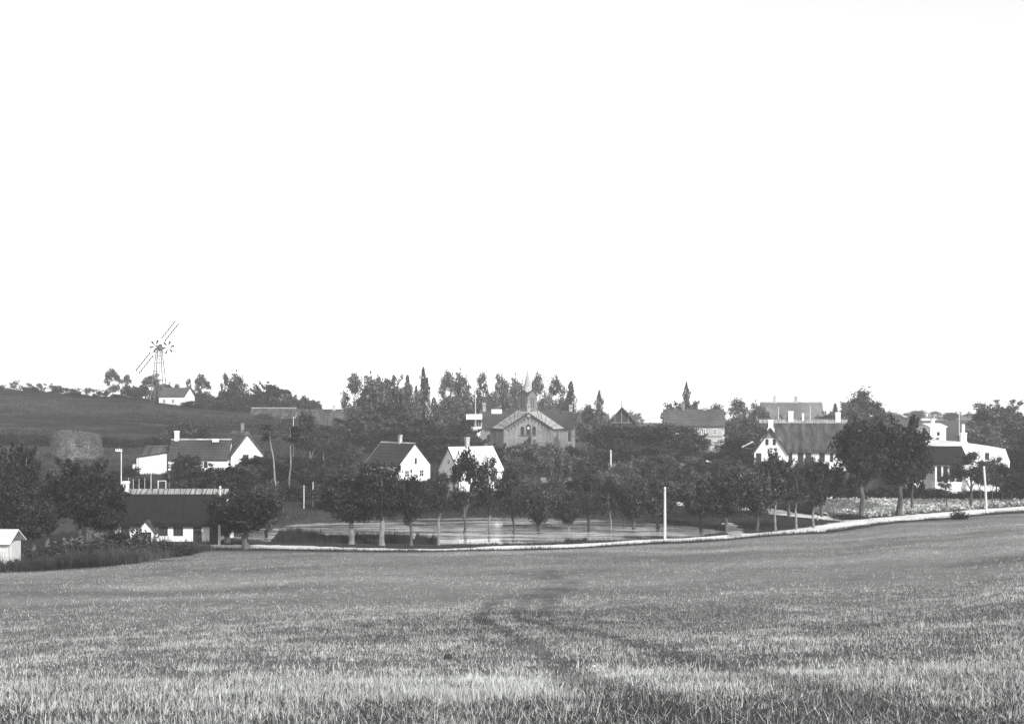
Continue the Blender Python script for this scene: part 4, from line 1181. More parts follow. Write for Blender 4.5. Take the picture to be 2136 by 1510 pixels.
F_.append(tuple((rings-1)*seg + k for k in range(seg)))
hs = empty('haystack', (wx(161, DT), DT, hb - 0.1)); tag(hs, 'large rounded haystack standing below the hillside', 'haystack')
ho = MB().add(V_, F_).build('stack', M_HAY, hs)
for p_ in ho.data.polygons: p_.use_smooth = True
VV = np.array(V_).reshape(rings, seg, 3)
ti = rr.uniform(0, rings - 1.001, 12000); ki = rr.uniform(0, seg, 12000)
t0 = ti.astype(int); k0 = ki.astype(int); ft = (ti - t0)[:, None]; fk = (ki - k0)[:, None]; k1 = (k0 + 1) % seg; k0 = k0 % seg
C_ = (VV[t0, k0]*(1 - ft) + VV[t0 + 1, k0]*ft)*(1 - fk) + (VV[t0, k1]*(1 - ft) + VV[t0 + 1, k1]*ft)*fk
C_ = C_ + rr.normal(0, 0.07, (12000, 3)); C_[:, 2] = np.maximum(C_[:, 2], 0.05)
me = quads('hay_wisps', C_, 0.26, rr, flat=0, tone=rr.uniform(0.09, 0.19, 12000), up=0)
tag(link('hay_wisps', me, M_BLADE, hs), kind='stuff')

# --- wind engine
DE = 292.0; q = DE / F
we = empty('wind_engine', (wx(332, DE), DE, gz(wx(332, DE), DE))); eb = we.location.z
tag(we, 'iron lattice wind engine with shuttered sails and twin fantails on the hilltop', 'windmill')
ez = lambda py: wz(py, DE) - eb
zt = ez(729); zb_ = -0.3; rt, rbm = 5.2*q, 17*q
cor = [(-1, -1), (1, -1), (1, 1), (-1, 1)]
def leg_at(c_, z_):
    t_ = max(0.0, (z_ - zb_)/(zt - zb_)); r_ = rbm + (rt - rbm)*t_**0.9
    return Vector((c_[0]*r_*0.9, c_[1]*r_*0.9, z_))
for c_ in cor: MB().tube([leg_at(c_, zb_ + (zt - zb_)*k/6) for k in range(7)], [0.14]*7, 5).build('leg', M_IRON, we)
for py in (812, 793, 775, 757, 742):
    b_ = MB(); z_ = ez(py)
    for i in range(4): b_.tube([leg_at(cor[i], z_), leg_at(cor[(i+1) % 4], z_)], 0.06, 4)
    b_.build('ring_brace', M_IRON, we)
for za, zb2 in ((845, 812), (775, 757), (757, 742), (742, 730)):
    b_ = MB()
    for i in range(4):
        b_.tube([leg_at(cor[i], ez(za)), leg_at(cor[(i+1) % 4], ez(zb2))], 0.035, 3); b_.tube([leg_at(cor[(i+1) % 4], ez(za)), leg_at(cor[i], ez(zb2))], 0.035, 3)
    b_.build('cross_brace', M_IRON, we)
MB().box(-25*q, 25*q, -1.2, 1.2, ez(794), ez(793)).build('platform', M_WOOD, we)
MB().tube([(0, 0, 0), (0, 0, zt)], 0.09, 6).build('drive_shaft', M_IRON, we)
MB().box(-6*q, 7*q, -1.0, 1.2, zt, zt + 0.35).box(-4*q, 5*q, -0.7, 0.9, zt + 0.35, zt + 1.1).build('head', M_IRON, we)
hub = Vector((0, -1.5, ez(724.5)))
hb_ = MB().tube([hub + Vector((0, 1.2, 0)), hub + Vector((0, -0.35, 0))], [0.3, 0.22], 8).build('hub', M_IRON, we)
slat = MB().box(-0.17, 0.17, -0.03, 0.03, -0.36, 0.36).mesh('shutter')
slat_e = MB().box(-0.012, 0.012, -0.3, 0.3, -0.03, 0.03).mesh('shutter_edge')
M_SHUT = mat('shutter_grey', 0.03, var=0.15, scale=3)
ang = math.atan2(52, -41.5)          # lower left arm: (px left, px down)
for i in range(4):
    a0 = math.atan2(-52, -41.5) + i*math.pi/2
    d = Vector((math.cos(a0), 0, math.sin(a0))); nn_ = Vector((-d.z, 0, d.x))
    Lw = 68*q
    sa = MB().tube([(0, 0, 0), d*Lw], [0.09, 0.05], 4).build('sail', M_SHUT, we, hub)
    opened = i % 2 == 0
    for k in range(9):
        for sgn in (-1, 1):
            p_ = d*(Lw*(0.31 + 0.66*k/8.4)) + nn_*(sgn*(4.3*q if opened else 0.09))
            link('shutter', slat if opened else slat_e, M_SHUT, sa, p_, (0, 0 if not opened else R(14), 0))
    st = MB()
    for sgn in (-1, 1): st.tube([d*(Lw*0.29) + nn_*(sgn*(4.3*q if opened else 0.09)), d*(Lw*0.99) + nn_*(sgn*(4.3*q if opened else 0.09))], 0.004, 3)
    st.build('stay_wire', M_SHUT, sa)
van = MB().add([(-0.1, 0, 0.45), (0.1, 0, 0.45), (0.33, 0.12, 1.7), (-0.33, -0.12, 1.7), (-0.1, 0.03, 0.45), (0.1, 0.03, 0.45), (0.33, 0.15, 1.7), (-0.33, -0.09, 1.7)],
               [(0, 1, 2, 3), (7, 6, 5, 4), (0, 4, 5, 1), (1, 5, 6, 2), (2, 6, 7, 3), (3, 7, 4, 0)]).mesh('vane')
M_VANE = mat('fantail_paint', 0.02, var=0.2, scale=3)
for px, py, tilt in ((323.5, 722, 35), (349, 724, -30)):
    ctr = Vector(((px - 332)*q, 0.6, ez(py)))
    fn = MB().tube([Vector(((4 if px > 332 else -4)*q, 0.6, zt + 0.5)), ctr], 0.07, 5).tube([ctr + Vector((0, -0.2, 0)), ctr + Vector((0, 0.2, 0))], 0.16, 8).build('fantail', M_VANE, we)
    for k in range(6): link('vane', van, M_VANE, fn, ctr, (0, R(60*k + 18), R(0)))
# ------------------------------------------------------------------ trees
def unit_crown(kind, seed, n):
    """leaf centres in a unit box: x,y in -0.5..0.5, z in 0..1"""
    r = np.random.default_rng(seed)
    def ball(m):
        v = r.normal(0, 1, (m, 3)); v /= np.linalg.norm(v, axis=1)[:, None]; return v
    if kind == 'round':                    # dense pollard or bushy crown: many overlapping clumps
        k = 64
        c = ball(k) * (r.uniform(0.15, 1, (k, 1)) ** 0.42) * np.array([0.40, 0.40, 0.42])
        c[:, 2] += 0.5 + 0.05*r.normal(0, 1, k)
        sg = r.uniform(0.06, 0.13, k)
        i = r.integers(0, k, n)
        p = c[i] + ball(n) * (r.uniform(0, 1, (n, 1)) ** 0.5) * sg[i][:, None] * np.array([1.35, 1.35, 1.15])
        ns = n // 7; m = 26                # ragged shoots beyond the mass
        v = ball(m); v[:, 2] = v[:, 2]*0.8 + 0.35; e = r.uniform(1.02, 1.3, m)
        j = r.integers(0, m, ns); t = r.uniform(0.6, 1, ns)
        p[:ns] = v[j] * (t * e[j])[:, None] * np.array([0.43, 0.43, 0.46]) + np.array([0, 0, 0.5]) + r.normal(0, 0.022, (ns, 3))
        p[:, :2] *= np.clip(1.12 - 0.35*np.abs(p[:, 2:3] - 0.36), 0.6, 1.12)
    elif kind == 'broom':                  # upright shoots of a pollard, narrow at the foot
        k = 60; a = r.uniform(0, 2*np.pi, k); sp = r.uniform(0.05, 1, k) ** 0.6
        L = 0.62 + 0.38*r.uniform(0, 1, k) * (1 - 0.4*sp**2)
        i = r.integers(0, k, n); t = r.uniform(0.12, 1, n) ** 0.8
        rad = 0.47*sp[i]*np.sin(np.clip(t*1.75, 0, 1.57)) 
        p = np.stack([rad*np.cos(a[i]), rad*np.sin(a[i]), L[i]*t*(1 - 0.12*sp[i])], 1) + r.normal(0, 0.035, (n, 3))
    elif kind == 'loose':                  # airy crown: separated clumps on spreading limbs, sky between
        k = 26
        c = ball(k) * (r.uniform(0.2, 1, (k, 1)) ** 0.4) * np.array([0.40, 0.40, 0.44]); c[:, 2] += 0.52
        c[:, :2] *= np.clip(1.25 - 0.65*c[:, 2:3], 0.35, 1.1)
        sg = r.uniform(0.03, 0.085, k)
        i = r.choice(k, n, p=sg**1.6 / (sg**1.6).sum())
        p = c[i] + r.normal(0, 1, (n, 3)) * sg[i][:, None] * np.array([1, 1, 0.85])
    elif kind == 'poplar':                 # two or three upright spires
        m = 3; off = r.uniform(-0.22, 0.22, (m, 2)); off[0] = 0; top = np.array([1.0, r.uniform(0.72, 0.9), r.uniform(0.55, 0.8)])
        i = r.choice(m, n, p=[0.5, 0.28, 0.22]); t = r.uniform(0, 1, n) ** 0.85
        prof = 0.42*np.sin(np.pi*np.clip(t*0.86 + 0.12, 0, 1))**0.7 * (1 - 0.25*t)
        a = r.uniform(0, 2*np.pi, n)
        lump = 1 + 0.3*np.sin(t*23 + i*2 + seed) + 0.25*np.sin(t*41 + 3*a + seed)
        q = np.sqrt(r.uniform(0.1, 1, n))
        p = np.stack([off[i, 0]*(0.4 + 0.6*t) + prof*q*lump*np.cos(a), off[i, 1]*(0.4 + 0.6*t) + prof*q*lump*np.sin(a), t*top[i]], 1)
        p += r.normal(0, 0.012, (n, 3))
    elif kind == 'fir':                    # layered drooping boughs
        tiers = 13; i = r.integers(0, tiers*9, n); tr = i // 9
        z0 = 0.04 + 0.92*(tr / tiers); Rm = 0.5*(1 - z0)**0.75 * (0.85 + 0.3*((i*37 % 11)/10))
        a = (i % 9)*2*np.pi/9 + tr*0.7 + r.normal(0, 0.16, n); q = r.uniform(0.1, 1, n) ** 0.7
        p = np.stack([Rm*q*np.cos(a), Rm*q*np.sin(a), z0 - 0.06*q**1.5 + 0.05 + r.normal(0, 0.012, n)], 1)
    elif kind == 'spread':                 # dark broad tree, horizontal boughs
        k = 34
        c = ball(k) * (r.uniform(0.2, 1, (k, 1)) ** 0.45) * np.array([0.40, 0.40, 0.36]); c[:, 2] += 0.48
        i = r.integers(0, k, n); sg = r.uniform(0.05, 0.1, k)
        p = c[i] + r.normal(0, 1, (n, 3)) * sg[i][:, None] * np.array([1.3, 1.3, 0.42])
    elif kind == 'tuft':                   # few flat clumps at the top of a bare stem
        k = 9; c = ball(k) * np.array([0.33, 0.33, 0.36]); c[:, 2] += 0.55
        i = r.integers(0, k, n)
        p = c[i] + r.normal(0, 1, (n, 3)) * np.array([0.10, 0.10, 0.05])
    elif kind == 'bush':                   # low mound from the ground
        k = 30; v = ball(k); v[:, 2] = np.abs(v[:, 2])
        c = v * (r.uniform(0.2, 1, (k, 1)) ** 0.5) * np.array([0.40, 0.40, 0.78]); sg = r.uniform(0.06, 0.12, k)
        i = r.integers(0, k, n)
        p = c[i] + r.normal(0, 1, (n, 3)) * sg[i][:, None] * np.array([1, 1, 1.1]); p[:, 2] = np.abs(p[:, 2]) + 0.01
    elif kind == 'scrub':                  # airy low growth
        k = 18; v = ball(k); v[:, 2] = np.abs(v[:, 2])
        c = v * (r.uniform(0.3, 1, (k, 1)) ** 0.5) * np.array([0.45, 0.45, 0.85]); sg = r.uniform(0.04, 0.09, k)
        i = r.integers(0, k, n)
        p = c[i] + r.normal(0, 1, (n, 3)) * sg[i][:, None]; p[:, 2] = np.abs(p[:, 2]) + 0.01
    elif kind == 'weed':                   # tall upright stems
        k = 70; a = r.uniform(0, 2*np.pi, k); q = np.sqrt(r.uniform(0, 1, k))*0.45; L = r.uniform(0.45, 1, k)*(1.05 - 0.5*q)
        i = r.integers(0, k, n); t = r.uniform(0.05, 1, n)
        p = np.stack([q[i]*np.cos(a[i])*(1 + 0.25*t), q[i]*np.sin(a[i])*(1 + 0.25*t), L[i]*t], 1) + r.normal(0, 0.02, (n, 3))
    p[:, 2] = np.clip(p[:, 2], 0.0, 1.08)
    return p, r
LEAFSZ = {'round': 0.040, 'broom': 0.04, 'loose': 0.036, 'poplar': 0.050, 'fir': 0.05, 'spread': 0.042, 'tuft': 0.075, 'bush': 0.06, 'scrub': 0.055, 'weed': 0.06}
LEAFN = {'round': 12000, 'broom': 9000, 'loose': 5200, 'poplar': 3000, 'fir': 3600, 'spread': 9000, 'tuft': 900, 'bush': 4000, 'scrub': 1100, 'weed': 2600}
CROWNS = {}
def crown_mesh(kind, k, m):
    key = (kind, k, m.name)
    if key not in CROWNS:
        p, r = unit_crown(kind, 100*len(kind) + 17*k + 5, LEAFN[kind])
        # leaves of one clump share a tone a little; tone spread paints sunlit speckles into the leaves
        tone = np.clip(r.lognormal(-0.12, 0.65, len(p)) * (1 + 0.3*vnoise(p[:, 0]*5 + k*9, p[:, 2]*5, 1.0, 5 + k)), 0.25, 3.5)
        up = 0.0
        me = quads('crown', p, LEAFSZ[kind], r, flat=0.15 if kind not in ('spread', 'fir', 'tuft') else 0.8, tone=tone, up=(1.5 if kind == 'weed' else 0))
        if kind == 'poplar': pass
        me.materials.append(m)
        CROWNS[key] = me
    return CROWNS[key]
TREE_N = [0]
def tree(name, label, px, top, w, D, kind='round', cb=0.25, leaf=None, bark=None, tr=None, group=None, cat='tree', lean=0.0, base_px=None, limbs=6, py_base=None, shape=None):
    """plant a tree: photograph column, height of its top, crown width in photograph pixels, distance"""
    TREE_N[0] += 1
    rr = random.Random(TREE_N[0]*31 + 7)
    g = G(px if base_px is None else base_px, D)
    H = wz(top, D) - g.z
    W = w * D / F * (1.14 if kind in ('round', 'broom', 'spread') else 1.12)
    root = empty(name, g)
    tag(root, label, cat, group)
    topx = wx(px, D) - g.x
    m = leaf or L_DARK
    if kind not in ('bush', 'weed', 'scrub'):
        r0 = tr if tr else max(0.09, 0.028*H)
        q = MB(); n = 7
        hb = H*(cb + (1 - cb)*(0.35 if kind in ('round', 'broom', 'loose', 'spread') else 0.85))
        wob = [(rr.uniform(-1, 1)*0.012*H, rr.uniform(-1, 1)*0.012*H) for _ in range(n + 1)]
        pts = [Vector((topx*(i/n)*hb/H + (wob[i][0] if 0 < i else 0), (wob[i][1] if 0 < i else 0), -0.25 + (hb + 0.25)*i/n)) for i in range(n + 1)]
        rad = [r0*(1.35 if i == 0 else 1.0)*(1 - 0.62*(i/n)) for i in range(n + 1)]
        q.tube(pts, rad, 7)
        if kind in ('round', 'broom', 'loose', 'spread'):
            for k in range(limbs):
                a = 2*math.pi*k/limbs + rr.uniform(-0.4, 0.4); i0 = rr.choice([n - 3, n - 2, n - 1, n])
                s = pts[i0]; up = rr.uniform(0.55, 0.95)
                e = Vector((topx + math.cos(a)*W*0.34*rr.uniform(0.5, 1), math.sin(a)*W*0.34*rr.uniform(0.5, 1), H*(cb + (1 - cb)*up*0.92)))
                mid = s.lerp(e, 0.5) + Vector((math.cos(a)*W*0.05, math.sin(a)*W*0.05, 0.02*H))
                rl = rad[i0]*0.6
                q.tube([s, mid, e], [rl, rl*0.6, rl*0.22], 5)
        q.build('trunk', bark or M_BARK, root)
    k = rr.randrange(4)
    link('crown', crown_mesh(kind, k, m), None, root, (topx, 0, H*cb), (0, 0, rr.uniform(0, 6.28)), (W, W, H*(1 - cb)/1.0))
    return root
ORD = ['first', 'second', 'third', 'fourth', 'fifth', 'sixth', 'seventh', 'eighth', 'ninth', 'tenth', 'eleventh', 'twelfth', 'thirteenth', 'fourteenth', 'fifteenth',
       'sixteenth', 'seventeenth', 'eighteenth', 'nineteenth', 'twentieth', 'twenty-first', 'twenty-second', 'twenty-third', 'twenty-fourth', 'twenty-fifth']

# --- row of trees between the road and the pond (px, y of foot, top, crown width, kind, crown base, trunk radius)
ROW = [(733, 1135, 985, 125, 'round', 0.36, .34), (797, 1138, 962, 84, 'round', 0.33, .34), (857, 1138, 985, 76, 'loose', 0.34, .2), (916, 1137, 985, 70, 'loose', 0.42, .17),
       (969, 1134, 938, 76, 'loose', 0.26, .22), (1021, 1132, 948, 66, 'loose', 0.38, .17), (1072, 1132, 980, 80, 'loose', 0.34, .2), (1125, 1131, 1008, 72, 'broom', 0.33, .34),
       (1186, 1130, 1025, 52, 'round', 0.36, .14), (1228, 1129, 990, 66, 'loose', 0.38, .24), (1273, 1127, 1000, 56, 'loose', 0.38, .15), (1321, 1126, 985, 64, 'broom', 0.30, .32),
       (1372, 1124, 990, 70, 'round', 0.30, .3), (1463, 1117, 978, 90, 'broom', 0.28, .3), (1514, 1112, 982, 84, 'round', 0.30, .26), (1579, 1110, 972, 88, 'broom', 0.28, .24),
       (1617, 1108, 945, 70, 'round', 0.36, .16), (1661, 1106, 975, 64, 'loose', 0.40, .15), (1696, 1103, 970, 68, 'round', 0.40, .17)]
for i, (px, py, top, w, kd, cb, tr) in enumerate(ROW):
    p = pick(px, py, 100)
    look = {0: 'wide-crowned', 4: 'tall leafy', 3: 'slender loose'}.get(i, {'round': 'leafy', 'broom': 'bushy pollard', 'loose': 'thin airy'}[kd])
    tree('roadside_tree', f'{look} tree, {ORD[i]} from the left in the row along pond and road', px, top, w, p.y, kd, cb - 0.05,
         leaf=(L_DARK, L_MID)[i % 2] if i < 8 else L_MID, bark=M_BARK_P if tr < .2 or i < 2 else M_BARK, tr=tr, group='trees in the row between road and pond')
TL = [  # left foreground trees
    (5, 990, 96, 108, 'round', 'dark tree at the left edge behind the plank shed'), (32, 926, 84, 113, 'round', 'tallest dark tree near the left edge, with pale trunk'),
    (100, 985, 118, 114, 'spread', 'broad dark tree left of the thatched cottage, second from the edge'), (168, 958, 128, 113, 'round', 'big dark tree covering the thatched cottage roof end'),
    (222, 1000, 84, 113, 'round', 'small dark tree before the cottage chimney'), (70, 1040, 90, 107, 'round', 'low dark tree between shed and cottage'),
    (512, 1012, 150, 109.5, 'broom', 'large pollard willow standing on the road right of the cottage'), (432, 990, 128, 126, 'round', 'dark tree hiding the right end of the cottage thatch'),
    (392, 1008, 90, 128, 'round', 'dark bushy tree above the cottage ridge'), (474, 1060, 70, 117, 'round', 'small willow with thick pale trunk beside the cottage wall'),
    (470, 972, 120, 138, 'round', 'dense tree in the garden behind the willow'), (556, 1010, 70, 124, 'round', 'bushy tree leaning over the left end of the pond')]
for i, (px, top, w, D, kd, lb) in enumerate(TL):
    tree('garden_tree', lb, px, top, w, D, kd, 0.22 if i != 6 else 0.24, leaf=(L_DARK, L_DARK, L_MID)[i % 3], tr=0.42 if i in (6, 9) else 0.26,
         bark=M_BARK_P if i in (1, 9) else M_BARK)
# --- birches and pines behind
BI = [(561, 880, 40, 158, 'tuft', 578, 'leaning bare-stemmed birch with tuft of leaves at its tip'), (607, 885, 46, 160, 'tuft', 603, 'crooked pale birch right of the leaning one'),
      (645, 866, 84, 172, 'loose', 647, 'forked airy birch left of the gabled cottage'), (352, 985, 22, 140, 'tuft', 357, 'thin pale sapling above the cottage ridge'),
      (672, 890, 60, 176, 'loose', 676, 'light birch beside the forked one')]
for px, top, w, D, kd, bpx, lb in BI:
    tree('birch_tree', lb, px, top, w, D, kd, 0.42 if kd == 'loose' else 0.72, leaf=L_DARK if kd == 'tuft' else L_MID, bark=M_BARK_P, tr=0.16 if D > 150 else 0.07, base_px=bpx)
# --- middle distance, individually placed: (px, top, width, D, kind, crown base, label)
MID = [
    (540, 950, 90, 165, 'round', .1, 'dark tree just right of the thatched wing gable'), (500, 972, 90, 160, 'round', .15, 'leafy tree before the white thatched-wing gable'),
    (387, 948, 64, 160, 'round', .1, 'dark bushy tree before the arched-window wall'), (585, 955, 80, 168, 'spread', .1, 'dark tree between the two birch stems'),
    (625, 940, 90, 170, 'spread', .1, 'dark tree behind the crooked birch'), (700, 925, 70, 182, 'round', .1, 'round bush-like tree on the slope left of the gabled cottage'),
    (655, 965, 70, 160, 'broom', .2, 'pale upright shrub-like tree beside the clearing'), (715, 970, 80, 158, 'round', .1, 'dark tree at the left corner of the gabled cottage'),
    (695, 1000, 90, 150, 'round', .1, 'dark tree right of the clearing'), (778, 1008, 70, 160, 'round', .15, 'leafy tree under the gabled cottage eaves'),
    (848, 1004, 60, 160, 'round', .15, 'leafy tree at the foot of the white cottage gable'), (905, 1002, 60, 158, 'round', .15, 'tree in the gap between the two cottages'),
    (760, 860, 110, 226, 'round', .05, 'dark tree at the edge of the grove behind the gabled cottage'), (735, 784, 64, 240, 'loose', .25, 'airy tree at the left edge of the grove on the skyline'),
    (778, 779, 80, 240, 'loose', .2, 'broad airy tree second from the left in the skyline grove'), (812, 784, 74, 245, 'round', .2, 'dense tree third in the skyline grove'),
    (800, 845, 110, 232, 'round', .05, 'dark leafy tree under the skyline grove'), (850, 783, 34, 238, 'poplar', .1, 'shorter poplar left of the tallest one'),
    (883, 767, 30, 236, 'poplar', .1, 'tallest slim poplar left of the church'), (868, 806, 30, 230, 'poplar', .1, 'low poplar at the foot of the tallest one'),
    (905, 830, 36, 232, 'poplar', .1, 'stout low poplar right of the tallest one'), (840, 880, 120, 215, 'spread', .05, 'dark cedar-like tree behind the gabled cottage chimney'),
    (890, 862, 110, 220, 'spread', .05, 'broad dark tree under the tall poplar'), (925, 895, 100, 208, 'spread', .05, 'dark tree between cottages, below the white villa'),
    (960, 880, 70, 222, 'round', .05, 'leafy tree in front of the white villa'), (985, 905, 60, 215, 'round', .05, 'dark bush-like tree at the church corner'),
    (1230, 850, 60, 248, 'loose', .15, 'light tree right of the church wing'), (1250, 816, 34, 246, 'poplar', .12, 'slim poplar with split top right of the church'),
    (1191, 797, 32, 276, 'poplar', .1, 'dark poplar behind the right church pinnacle'), (1275, 868, 110, 228, 'spread', .05, 'dark spreading fir-like tree right of the church'),
    (1335, 872, 110, 232, 'spread', .05, 'dark spreading tree below the dark timber gable'), (1395, 868, 110, 225, 'spread', .05, 'darkest spreading tree left of the two-storey house'),
    (1440, 895, 76, 222, 'round', .05, 'leafy tree covering the left half of the two-storey house'), (1375, 920, 90, 205, 'spread', .05, 'low dark tree beside the picket fence'),
    (1310, 925, 80, 205, 'round', .05, 'dark low tree behind the white post'), (1250, 935, 70, 208, 'round', .05, 'dark low tree left of the white post'),
    (1540, 912, 80, 205, 'round', .05, 'tall dark tree between two-storey house and farmhouse'), (1555, 868, 80, 240, 'round', .05, 'bushy tree right of the two-storey house roof'),
    (1495, 942, 60, 212, 'round', .05, 'dark tree below the two-storey house windows'), (1565, 930, 60, 196, 'round', .05, 'dark tree touching the farmhouse wing'),
    (1500, 955, 90, 178, 'round', .1, 'rounded tree left of the farmhouse garden'), (1455, 960, 70, 172, 'round', .1, 'rounded tree behind the roadside pole'),
    (1805, 815, 92, 238, 'loose', .15, 'tallest airy tree behind the farmhouse right end'), (1775, 850, 70, 232, 'round', .1, 'dense tree behind the right farmhouse chimney'),
    (1830, 858, 70, 228, 'round', .1, 'dense tree right of the tallest airy one'), (1742, 838, 26, 300, 'fir', .05, 'little pointed fir on the skyline'),
    (1766, 836, 34, 305, 'round', .1, 'small round skyline tree beside the fir'), (2085, 843, 120, 240, 'round', .1, 'big round tree behind the gambrel house'),
    (2135, 862, 90, 232, 'round', .1, 'large tree at the right edge of the skyline'), (2052, 885, 90, 225, 'round', .05, 'dark tree right of the stepped chimney'),
    (2120, 930, 90, 190, 'round', .05, 'dark tree at the right edge beside the gambrel house'), (2165, 920, 110, 185, 'round', .05, 'dark tree cut by the right edge'),
    (1910, 905, 80, 200, 'round', .05, 'dark tree left of the small white house'), (1895, 930, 90, 182, 'round', .05, 'leafy tree at the left flank of the gambrel house'),
    (1430, 838, 92, 300, 'round', .05, 'broad round tree behind the two-storey roof'), (1432, 798, 26, 298, 'poplar', .1, 'pointed poplar top rising over the round tree'),
    (1500, 842, 60, 290, 'loose', .1, 'light tree right of the pointed poplar'), (1545, 836, 66, 295, 'loose', .1, 'light tree left of the broad hazy roof'),
    (1580, 838, 50, 300, 'loose', .1, 'thin tree touching the broad hazy roof'), (1725, 862, 50, 300, 'round', .05, 'bushy tree right of the broad hazy roof'),
    (1650, 870, 80, 262, 'round', .05, 'dark foliage in front of the broad hazy roof'), (1600, 866, 60, 258, 'round', .05, 'dark foliage left of the farmhouse ridge'),
    (2078, 950, 54, 166, 'loose', .25, 'open branched tree before the gambrel house wall'),
]
for i, (px, top, w, D, kd, cb, lb) in enumerate(MID):
    lf = L_CONIF if kd == 'spread' else (L_MID if i % 3 else L_DARK)
    if D > 222 and kd != 'spread': lf = (L_PALE, L_HAZED)[i % 2]  # beyond this distance paler leaves imitate haze
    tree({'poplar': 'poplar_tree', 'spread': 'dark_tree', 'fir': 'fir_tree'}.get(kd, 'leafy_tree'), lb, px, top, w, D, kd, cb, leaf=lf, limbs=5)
# trees of the right foreground
RT = [(1792, 876, 100, 1799, 1082, 'round', .33, .36, 'big tree at the road fork before the farmhouse end'), (1880, 868, 104, 1876, 1076, 'round', .25, .42, 'large dark tree beside the leafy crop'),
      (1908, 905, 66, 1900, 1072, 'round', .3, .2, 'narrower tree right behind the large dark one'), (2025, 942, 88, 2025, 1063, 'loose', .42, .24, 'airy pollard before the gambrel house windows'),
      (1972, 985, 36, 1975, 1066, 'loose', .5, .08, 'thin young tree in the leafy crop'), (2072, 975, 50, 2068, 1058, 'loose', .45, .09, 'thin young tree just right of the right pole'),
      (2045, 962, 44, 2046, 1060, 'loose', .4, .1, 'small airy tree just left of the right pole'), (2092, 968, 50, 2090, 1056, 'loose', .4, .1, 'small airy tree before the right end of the gambrel wall'),
      (2112, 990, 66, 2110, 1056, 'round', .4, .16, 'small tree by the road at the right edge'), (1646, 985, 70, 1646, 1079, 'round', .35, .24, 'stout tree on the near side of the side road'),
      (1715, 965, 66, 1713, 1080, 'round', .35, .24, 'stout tree right of the other on the side road')]
for px, top, w, bpx, py, kd, cb, tr, lb in RT:
    p = pick(bpx, py, 110)
    tree('roadside_tree', lb, px, top, w, p.y, kd, cb, leaf=L_MID if kd == 'loose' else L_DARK, tr=tr, base_px=bpx)
# second row along the far bank road
FB = [(1040, 930, 64, 186), (1062, 945, 66, 176), (1097, 922, 70, 188), (1135, 932, 56, 196), (1166, 932, 62, 171), (1205, 950, 60, 190), (1226, 955, 66, 172), (1262, 978, 80, 160), (1300, 962, 56, 176),
      (1330, 950, 56, 184), (1345, 985, 76, 160), (1390, 948, 60, 182), (1420, 975, 84, 166), (1085, 985, 80, 160), (1150, 1000, 70, 152), (1215, 992, 76, 158), (1000, 1018, 70, 156), (945, 1030, 90, 152),
      (880, 1025, 90, 150), (820, 1020, 100, 150), (760, 1015, 90, 152), (1310, 1010, 70, 152), (1385, 1000, 80, 156), (1545, 968, 90, 158), (1595, 960, 70, 166), (1690, 945, 50, 172), (1640, 960, 60, 168), (1740, 985, 60, 160)]
for i, (px, top, w, D) in enumerate(FB):
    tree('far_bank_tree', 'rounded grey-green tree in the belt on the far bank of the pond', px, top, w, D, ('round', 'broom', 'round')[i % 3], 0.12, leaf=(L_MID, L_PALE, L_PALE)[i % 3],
         group='trees of the far bank belt', limbs=4)  # paler leaves of the belt make up for thin haze
# skyline trees, left hill to church
SKY = [(-30, 795, 50, 'loose'), (8, 798, 30, 'loose'), (36, 786, 34, 'loose'), (62, 793, 26, 'loose'), (97, 789, 40, 'loose'), (118, 800, 22, 'round'), (146, 803, 24, 'round'), (168, 800, 28, 'loose'), (190, 803, 26, 'loose'),
       (213, 803, 22, 'loose'), (235, 768, 42, 'loose'), (262, 783, 34, 'loose'), (285, 803, 40, 'round'), (318, 776, 52, 'loose'), (345, 800, 44, 'round'), (372, 800, 36, 'loose'), (395, 788, 28, 'loose'), (422, 780, 44, 'loose'),
       (412, 815, 44, 'round'), (470, 776, 34, 'loose'), (495, 775, 58, 'loose'), (450, 825, 44, 'round'), (520, 820, 50, 'round'), (565, 800, 84, 'round'), (602, 822, 50, 'round'), (632, 825, 30, 'loose'), (651, 833, 40, 'round'),
       (545, 835, 60, 'round'), (590, 840, 60, 'round'), (480, 815, 50, 'round')]
for i, (px, top, w, kd) in enumerate(SKY):
    D = 300 + (i*7 % 5)*3 if px < 450 else 288 + (i*5 % 4)*2
    tree('skyline_tree', ('airy little tree on the hilltop skyline left of the church' if kd == 'loose' else 'dense little tree on the hilltop skyline left of the church'),
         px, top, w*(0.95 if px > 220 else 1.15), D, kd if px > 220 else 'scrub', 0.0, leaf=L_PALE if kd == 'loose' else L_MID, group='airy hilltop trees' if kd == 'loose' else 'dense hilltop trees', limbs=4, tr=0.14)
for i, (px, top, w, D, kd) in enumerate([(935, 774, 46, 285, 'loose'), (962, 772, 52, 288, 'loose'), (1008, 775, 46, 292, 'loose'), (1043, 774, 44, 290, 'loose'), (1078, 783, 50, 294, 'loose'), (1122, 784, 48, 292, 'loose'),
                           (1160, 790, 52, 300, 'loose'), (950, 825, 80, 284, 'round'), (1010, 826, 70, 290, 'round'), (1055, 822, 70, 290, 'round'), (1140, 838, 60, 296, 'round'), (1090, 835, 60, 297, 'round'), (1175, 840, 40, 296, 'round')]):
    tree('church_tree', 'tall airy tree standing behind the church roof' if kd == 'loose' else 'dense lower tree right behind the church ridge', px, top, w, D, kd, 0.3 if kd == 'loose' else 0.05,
         leaf=L_HAZED, group='tall trees behind the church' if kd == 'loose' else 'dense trees behind the church', limbs=5)
